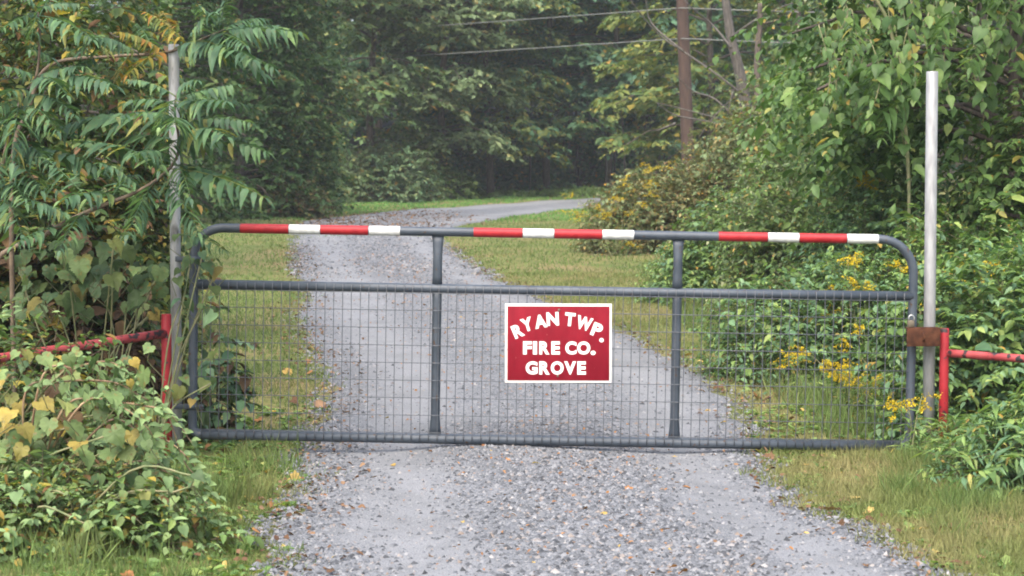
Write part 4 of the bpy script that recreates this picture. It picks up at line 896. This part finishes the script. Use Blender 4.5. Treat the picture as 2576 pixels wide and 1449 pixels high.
shrub('post_weed', 'leafy weed with brown seed heads wrapped round the hinge end of the gate', 'weed', PX(540, 12.6), 12.6, (.11, .12, .95), 80, 8, .07, .13, 'ovate', M['weed_blue'], 96, LG, extra=[(M['thicket_dark'], .4), (M['dead'], .12)], inner=.1, nparts=70, stem_r=.006, lump=.2)
def big_leaves(name, label, n, box, Yr, size, tm, mats, pr, seed, face=-.6, group=None, base=None, zmax=None):
    """single large leaves on stalks rooted on one vine"""
    g = rs(seed); P0 = []
    for k in range(n):
        px, py = g.uniform(box[0], box[2]), g.uniform(box[1], box[3]); P0.append(at(px, py, g.uniform(*Yr)))
    P0 = np.array(P0); P0[:, 2] = np.maximum(P0[:, 2], gz(P0[:, 0], P0[:, 1]) + .06)
    c = base if base is not None else (P0[:, 0].mean(), P0[:, 1].mean() + .1)
    rt = thing(name, label, 'vine', (c[0], c[1], float(gz(*c))), group); bb = np.array(rt.location)
    st = []
    for k, p in enumerate(P0):
        a_ = g.normal(0, .5)
        leaf_obj(rt, tm, mats[g.choice(len(mats), p=pr)], p, np.array([a_, face + g.normal(0, .3), -.6 + g.normal(0, .25)]), np.array([a_ * .3, -.55, .85]) + g.normal(0, .25, 3), g.uniform(*size), int(g.integers(3)))
        st.append(tube(np.stack([p, p + np.array([g.normal(0, .03), .05, -.07]), p + np.array([g.normal(0, .05), .12, -.16])]), .0022, 4, False))
    for k in range(0, n, 5):
        st.append(tube(curve([bb - UP * .03, (bb + P0[k]) / 2 + UP * .1 + g.normal(0, .05, 3), P0[k] + np.array([0, .03, -.02])], 5), .005, 5))
    part('stem', join(st), M['green_stem'], rt, True)
    return rt
big_leaves('grape_vine', 'wild grape vine with broad leaves trailing over the red rail and post', 62, (0, 600, 420, 800), (11.7, 12.5), (.055, .12), 'grape', [M['grape'], M['grape_pale'], M['thicket_dark']], [.6, .15, .25], 101, group=LG, base=(-2.5, 12.2))
shrub('vine_mound', 'mound of mixed creeper and grape below the chipped red rail', 'vine', -2.62, 9.75, (1.0, .62, .78), 900, 10, .046, .22, 'ovate', M['bramble'], 102, LG, extra=[(M['thicket'], .45), (M['thicket_dark'], .2)], lump=.35, stem_r=.008, nparts=100)
shrub('vine_mound', 'low creeper at the lawn edge in front of the vine mound', 'vine', -2.12, 8.95, (.72, .45, .36), 640, 10, .038, .18, 'ovate', M['bramble'], 103, LG, extra=[(M['thicket'], .45), (M['weed'], .25)], lump=.35, stem_r=.006, nparts=80)
big_leaves('grape_vine', 'large-leaved grape vine with yellow leaves sprawled over the vine mound', 190, (-20, 860, 390, 1420), (8.75, 9.7), (.035, .10), 'grape', [M['grape'], M['grape_pale'], M['grape_yellow'], M['dead']], [.40, .42, .13, .05], 104, group=LG, base=(-2.4, 9.3))
big_leaves('ground_creeper', 'low pale-leaved creeper trailing into the grass below the vine mound', 150, (0, 1180, 500, 1410), (8.5, 9.3), (.025, .065), 'heart', [M['grape_pale'], M['bramble'], M['grape'], M['grape_yellow']], [.4, .3, .22, .08], 106, group=LG, base=(-2.0, 8.8))
big_leaves('climbing_vine', 'leafy vine strand climbing the shadow-streaked pipe post and gate hinge', 28, (440, 540, 545, 1010), (11.62, 11.9), (.04, .095), 'heart', [M['grape'], M['weed_blue'], M['thicket_dark']], [.5, .3, .2], 107, group=LG, base=(-2.05, 11.8))
# arching bramble canes with pale leaves
bt = thing('bramble', 'arching bramble canes with pale green leaflets sweeping toward the gate foot', 'bramble', (-2.3, 9.35, float(gz(-2.3, 9.35))))
gq = rs(105)
def R4(x, y, d): return at(x / 2.0, (1152 + y / 1.2577) / 1.59, d)
for cn in ([(120, 560), (300, 475), (560, 472), (700, 540), (860, 640), (980, 800)], [(380, 620), (560, 580), (720, 592), (840, 640), (930, 880), (1040, 985)], [(200, 480), (380, 400), (540, 370), (640, 430), (760, 560)],
           [(500, 700), (700, 720), (860, 780), (980, 900), (1080, 1060)], [(300, 640), (480, 560), (600, 590), (740, 700), (820, 860)], [(600, 900), (760, 900), (900, 960), (1040, 1080), (1120, 1180)]):
    d0 = gq.uniform(8.95, 9.25); pts = [R4(x, y, d0 + .1 * math.sin(i_ * 1.7)) for i_, (x, y) in enumerate(cn)]
    rootp = np.array([-2.3 + gq.normal(0, .1), 9.35, float(gz(-2.3, 9.35)) - .03]); P = curve([rootp] + pts, 8)
    part('cane', tube(P, np.linspace(.006, .002, len(P)), 6), M['cane'], bt, True)
    for i_ in range(10, len(P), 2):
        tg = nrm(P[min(i_ + 1, len(P) - 1)] - P[i_ - 1])
        for s_ in (-1, 0, 1):
            sd = np.array([-tg[2], -.5, tg[0]]) * s_
            leaf_obj(bt, 'ovate', M['bramble'], P[i_] + gq.normal(0, .008, 3), tg * .5 + sd + np.array([0, -.3, .1]) + gq.normal(0, .25, 3), np.array([0, -.5, .85]) + gq.normal(0, .25, 3), gq.uniform(.036, .06), int(gq.integers(3)))

# ------------------------------------------------------------------ goldenrod
def goldenrod(label, px, py, Yd, n, spread, seed, group=None, name='goldenrod', size=1.):
    g = rs(seed); c = at(px, py, Yd); gzv = float(gz(c[0], Yd))
    rt = thing(name, label, 'goldenrod', (c[0] + .05, Yd, gzv), group)
    for k in range(n):
        top = c + np.array([g.normal(0, spread), g.normal(0, spread * .5), g.normal(0, spread * .6)]); top[2] = max(top[2], gzv + .15)
        b0 = np.array([c[0] + .05 + g.normal(0, .05), Yd + g.normal(0, .05), gzv - .02])
        P = curve([b0, (b0 + top) / 2 + np.array([g.normal(0, .04), 0, .04]), top], 6); part('stem', tube(P, np.linspace(.005, .002, len(P)), 5), M['green_stem'], rt, True)
        q = np.linspace(.15, .9, 16); Pq = b0 + (top - b0) * q[:, None]; a_ = g.uniform(0, 6.28, 16)
        tip = np.stack([np.cos(a_), np.sin(a_), np.full(16, -.15)], 1)
        part('leaves', place('lance', Pq, tip, np.tile(UP, (16, 1)) + g.normal(0, .2, (16, 3)), g.uniform(.06, .1, 16)), M['weed'], rt, kind='stuff')
        fl = []
        for j in range(int(g.integers(3, 6))):
            d = nrm(np.array([g.normal(0, 1), g.normal(0, .6), g.uniform(-.1, .55)])); L = g.uniform(.05, .12) * size
            m = 36; t = g.uniform(0, 1, m); Q = top - UP * j * .02 + d * (t * L)[:, None] - UP * (.25 * L * t * t)[:, None] + g.normal(0, .006, (m, 3))
            fl.append(place('rhomb', Q, g.normal(0, 1, (m, 3)), g.normal(0, 1, (m, 3)), g.uniform(.010, .018, m)))
        part('flower_plume', join(fl), M['gold'], rt)
    return rt
GG = 'goldenrod along the bank'
goldenrod('goldenrod in full yellow bloom behind the mesh near the latch post', 2140, 945, 13.6, 10, .17, 111, GG)
goldenrod('goldenrod with arching yellow plumes behind the striped rail end', 2170, 700, 15.0, 5, .17, 112, GG)
goldenrod('goldenrod past bloom with dull yellow heads behind the latch', 2235, 800, 14.6, 4, .17, 113, GG)
goldenrod('small goldenrod leaning on the foot of the latch post', 2272, 1000, 11.75, 3, .05, 114, GG)
goldenrod('small goldenrod at the foot of the red latch post', 2392, 1085, 11.7, 2, .05, 115, GG)
goldenrod('goldenrod among the weeds beyond the clean galvanised post', 2440, 690, 14.0, 5, .11, 116, GG)
goldenrod('high goldenrod plume in the hollow below the hanging vines', 2190, 455, 18.0, 5, .08, 117, GG)
goldenrod('goldenrod sprays just inside the end of the striped rail', 2090, 740, 15.2, 4, .10, 161, GG)
goldenrod('goldenrod among weeds beside the chipped red rail past the latch', 2500, 680, 13.6, 4, .10, 162, GG)
goldenrod('lone goldenrod behind the weeds near the low bush', 2010, 880, 14.4, 3, .08, 163, GG)
goldenrod('goldenrod heads in the weeds above the latch', 2290, 650, 14.2, 4, .10, 164, GG)
goldenrod('goldenrod drift on the drive side of the rusty orange bush', 1540, 520, 29.9, 14, .32, 118, GG, size=1.6)
goldenrod('goldenrod above the rusty orange bush', 1640, 450, 30.2, 10, .30, 119, GG, size=1.6)

# ------------------------------------------------------------------ grass
def grass(name, label, n, xr, yr, h, w, mat, seed, cond=None, pad=-.03, tm='blade', lean=.45):
    g = rs(seed); x = g.uniform(*xr, n); y = g.uniform(*yr, n)
    edge = .06 * np.sin(x * 9 + y * 7) + .05 * np.sin(y * 17)
    ok = ~on_road(x, y, 0.0) | (g.random(n) < .0)
    lo, hi = road_x(y); dd = np.minimum(np.abs(x - lo), np.abs(x - hi))
    fringe = on_road(x, y) & (y < YB) & (dd < .10 + edge) & (g.random(n) < .35); ok = ok | fringe
    if cond is not None: ok &= cond(x, y)
    patch = .5 + .5 * np.sin(x * 3.1 + 1.3 * np.sin(y * 2.3)) * np.sin(y * 2.7 + x)
    ok &= g.random(n) < .55 + .45 * patch
    x, y = x[ok], y[ok]; m = len(x); P = np.stack([x, y, gz(x, y) - .004], 1)
    hh = h * g.uniform(.45, 1.25, m) * (.7 + .5 * patch[ok])
    tip = np.stack([g.normal(0, lean, m), g.normal(0, lean, m), np.ones(m)], 1); nr_ = np.stack([g.normal(0, 1, m), -np.ones(m), g.normal(.2, .3, m)], 1)
    V, T = place(tm, P, tip, nr_, hh, g.uniform(0, .5, m), (w / hh) * g.uniform(.7, 1.3, m))
    o = obj(name, mesh(name, V, T), mat); tag(o, label, 'grass', kind='stuff'); return o
TM['blade1'] = (np.array([(-.5, 0, 0), (.5, 0, 0), (0, 1, 0)], float), np.array([[0, 1, 2]]))
left = lambda x, y: x < (road_x(y)[0] + road_x(y)[1]) / 2
right = lambda x, y: ~left(x, y)
grass('grass', 'green mixed grass on the verge by the vine mound', 42000, (-3.2, -.7), (7.6, 12), .045, .005, M['grass_green'], 121, left)
grass('grass', 'dry straw coloured grass on the verge by the latch post', 46000, (1.0, 3.2), (7.6, 12.2), .075, .0055, M['grass_dry'], 122, right)
grass('grass', 'short lawn behind the hinge end of the gate', 60000, (-4.2, .4), (12, 24), .055, .009, M['grass_green'], 123, left, tm='blade1')
grass('grass', 'yellowish lawn behind the gate on the bank side', 70000, (-.8, 4.0), (12.2, 26), .055, .009, M['grass_dry'], 124, right, tm='blade1')
grass('grass', 'far lawn before the bend', 50000, (-7, 4.5), (24, 46), .06, .016, M['grass_green'], 125, None, tm='blade1')
grass('grass', 'bright lawn strip along the outside of the bend', 40000, (-9, 9), (44, 66), .07, .03, M['grass_lush'], 126, None, tm='blade1')
def rosettes(label, n, xr, yr, cond, seed, mat):
    g = rs(seed); x = g.uniform(*xr, n); y = g.uniform(*yr, n); ok = cond(x, y) & ~on_road(x, y, .02); x, y = x[ok], y[ok]; m = len(x); k = 7
    a = g.uniform(0, 6.28, (m, k)); P = np.repeat(np.stack([x, y, gz(x, y) + .012], 1), k, 0) + np.stack([np.cos(a), np.sin(a), 0 * a], -1).reshape(-1, 3) * .008
    tip = np.stack([np.cos(a), np.sin(a), g.uniform(.1, .8, (m, k))], -1).reshape(-1, 3)
    V, T = place('ovate', P, tip, np.tile(UP, (m * k, 1)) + g.normal(0, .2, (m * k, 3)), np.repeat(g.uniform(.022, .06, m), k) * g.uniform(.7, 1.2, m * k), g.uniform(0, .5, m * k))
    o = obj('ground_weeds', mesh('ground_weeds', V, T), mat); tag(o, label, 'weeds', kind='stuff')
rosettes('small broadleaf weeds in the green verge by the vine mound', 1100, (-3, -.9), (7.8, 14), left, 171, M['weed'])
rosettes('small broadleaf weeds in the dry verge by the latch post', 900, (1.2, 3.2), (7.8, 14), right, 172, M['weed'])
# taller tufts along the edges
grass('grass_tufts', 'longer grass tufts at the foot of the vine mound', 9000, (-2.6, -1.15), (8.2, 11.8), .17, .006, M['grass_green'], 127, lambda x, y: left(x, y) & (np.sin(x * 7 + 2) * np.sin(y * 5.3) > .1), lean=.35)
grass('grass_tufts', 'longer grass tufts under the latch post', 12000, (1.9, 3.2), (9.2, 11.6), .13, .006, M['grass_green'], 128, lambda x, y: right(x, y) & (np.sin(x * 6) * np.sin(y * 5.1 + 1) > .0), lean=.4)
grass('grass_tufts', 'longer grass under the brush beyond the gate', 14000, (1.6, 3.6), (12.6, 26), .22, .009, M['grass_green'], 129, lambda x, y: x > 1.35 + .04 * (26 - y), lean=.35)

# ------------------------------------------------------------------ loose gravel
def stones(name, label, n, yr, size, seed, bias, flat=.05):
    g = rs(seed); y = yr[0] + (yr[1] - yr[0]) * g.random(n) ** 1.3; lo, hi = road_x(y)
    u = g.uniform(-.03, 1.03, n); wgt = 1 - .93 * np.clip(np.exp(-((u - .23) / .16) ** 2) + np.exp(-((u - .83) / .13) ** 2), 0, 1)
    ok = g.random(n) < wgt * bias + flat; u, y, lo, hi = u[ok], y[ok], lo[ok], hi[ok]; x = lo + (hi - lo) * u; m = len(x)
    V0 = np.array([(1, 0, 0), (-1, 0, 0), (0, 1, 0), (0, -1, 0), (0, 0, 1)], float); F0 = np.array([[0, 2, 4], [2, 1, 4], [1, 3, 4], [3, 0, 4]])
    s = size * np.clip(np.exp(g.normal(0, .5, m)), .35, 2.3); V = V0[None] * g.uniform(.6, 1.25, (m, 5, 1)) + g.normal(0, .18, (m, 5, 3)); V[..., 2] *= .7
    a = g.uniform(0, 6.28, m); c_, s_ = np.cos(a)[:, None], np.sin(a)[:, None]
    Vx = V[..., 0] * c_ - V[..., 1] * s_; Vy = V[..., 0] * s_ + V[..., 1] * c_
    V = np.stack([Vx, Vy, V[..., 2]], -1) * s[:, None, None] + np.stack([x, y, road_z(x, y) - s * .02], 1)[:, None]
    T = F0[None] + (np.arange(m) * 5)[:, None, None]
    o = obj(name, mesh(name, V.reshape(-1, 3), T.reshape(-1, 3)), M['stone']); tag(o, label, 'gravel', kind='stuff')
stones('gravel', 'loose crushed stone down the middle of the drive in front of the gate', 56000, (7.8, 13), .0082, 131, .85)
stones('gravel', 'loose crushed stone on the drive behind the gate', 30000, (13, 26), .0085, 132, .6)
stones('gravel', 'scattered crushed stone on the far stretch before the bend', 22000, (25.5, 42), .014, 134, .6, flat=.1)
stones('gravel', 'fine chips spread over the wheel tracks', 45000, (7.8, 15), .0030, 133, .6, flat=.2)

# ------------------------------------------------------------------ fallen leaves
KIND = [('litter_yellow', 'yellow'), ('litter_orange', 'orange brown'), ('litter_brown', 'dark brown')]
def flat_leaf(x, y, z, size, kind, g, tm, label, group):
    mat = M[KIND[kind][0]]
    me = leaf_mesh(tm, int(g.integers(3)), mat)
    o = bpy.data.objects.new('fallen_leaf', me); COL.objects.link(o)
    o.location = (x, y, z + size * .06); o.rotation_euler = (g.normal(0, .3), g.normal(0, .3), g.uniform(0, 6.28)); o.scale = (size * g.uniform(.7, 1), size, size * g.uniform(.8, 2.2))
    tag(o, label, 'fallen leaf', group)
gl = rs(141)
zones = [('on the gravel in front of the gate', (7.9, 11.9), 95, None), ('on the gravel behind the gate', (12.2, 24), 95, None)]
for zn, yr, n, _ in zones:
    for k in range(n):
        y = yr[0] + (yr[1] - yr[0]) * gl.random(); lo, hi = road_x(y)
        u = np.clip(gl.choice([gl.normal(.53, .12), gl.uniform(0, 1), gl.normal(.04, .05), gl.normal(.97, .04)], p=[.5, .15, .2, .15]), -.06, 1.06)
        x = float(lo + (hi - lo) * u); kd = int(gl.choice(3, p=[.3, .4, .3]))
        flat_leaf(x, float(y), float(road_z(x, y)), gl.uniform(.025, .06), kd, gl, ('ovate', 'maple', 'ovate')[int(gl.integers(3))], f'{KIND[kd][1]} fallen leaf lying {zn}', f'fallen leaves {zn}')
for k in range(90):
    y = gl.uniform(8, 18); lo, hi = road_x(y); sd_ = gl.random() < .5
    x = float(lo - abs(gl.normal(0, .35)) if sd_ else hi + abs(gl.normal(0, .35))); kd = int(gl.choice(3, p=[.25, .3, .45])); zn = 'in the grass beside the drive'
    flat_leaf(x, float(y), float(gz(x, y)) + .03, gl.uniform(.035, .085), kd, gl, ('ovate', 'maple', 'grape')[int(gl.integers(3))], f'{KIND[kd][1]} fallen leaf lying {zn}', f'fallen leaves {zn}')
# drifts of brown leaves at the bend and along the edges, too many to count
def drift(label, x, y, z, size, mat, seed):
    g = rs(seed); n = len(x); P = np.stack([x, y, z + .012], 1)
    V, T = place('ovate', P, np.stack([g.normal(0, 1, n), g.normal(0, 1, n), g.normal(0, .2, n)], 1), UP + g.normal(0, .35, (n, 3)), size * g.uniform(.6, 1.3, n), g.uniform(-.4, .4, n))
    o = obj('fallen_leaves', mesh('fallen_leaves', V, T), mat); tag(o, label, 'leaf litter', kind='stuff')
gd = rs(151); n = 2000
q = gd.random(n) ** 1.5; k = (q * 34).astype(int); v = gd.beta(1.2, 1.6, n)[:, None]
pxy = co[k] * (1 - v) + ci[k] * v + gd.normal(0, .35, (n, 2))
drift('brown leaf drift covering the drive where it bends', pxy[:, 0], pxy[:, 1], gz(pxy[:, 0], pxy[:, 1]) + .03, .06, M['litter_brown'], 152)
n = 2600; y = gd.uniform(8, 32, n); lo, hi = road_x(y); sd_ = gd.random(n) < .6
x = np.where(sd_, lo + gd.normal(.05, .16, n), hi + gd.normal(0, .14, n))
drift('small brown leaf bits gathered along the drive edges', x, y, gz(x, y) + .02, .032, M['litter_brown'], 153)
n = 1500; y = gd.uniform(8, 30, n); lo, hi = road_x(y); x = lo + (hi - lo) * np.clip(gd.normal(.52, .2, n), 0, 1)
drift('small tan leaf bits caught among the gravel', x, y, road_z(x, y), .022, M['litter_orange'], 154)

# ------------------------------------------------------------------ damp autumn air
hz_v, hz_t = boxm((0, 40, 30), (900, 900, 64))
haze = obj('haze', mesh('haze', hz_v, hz_t)); tag(haze, 'thin damp haze over the whole clearing', 'haze', kind='stuff')
hm, hn = new_mat('haze_air'); pv = N(hn, 'ShaderNodeVolumePrincipled'); pv.inputs['Color'].default_value = (.92, .95, 1.0, 1); pv.inputs['Density'].default_value = .0006; pv.inputs['Anisotropy'].default_value = .2
ho = N(hn, 'ShaderNodeOutputMaterial'); hn.links.new(pv.outputs[0], ho.inputs['Volume']); haze.data.materials.append(hm)
SC.cycles.volume_bounces = 1
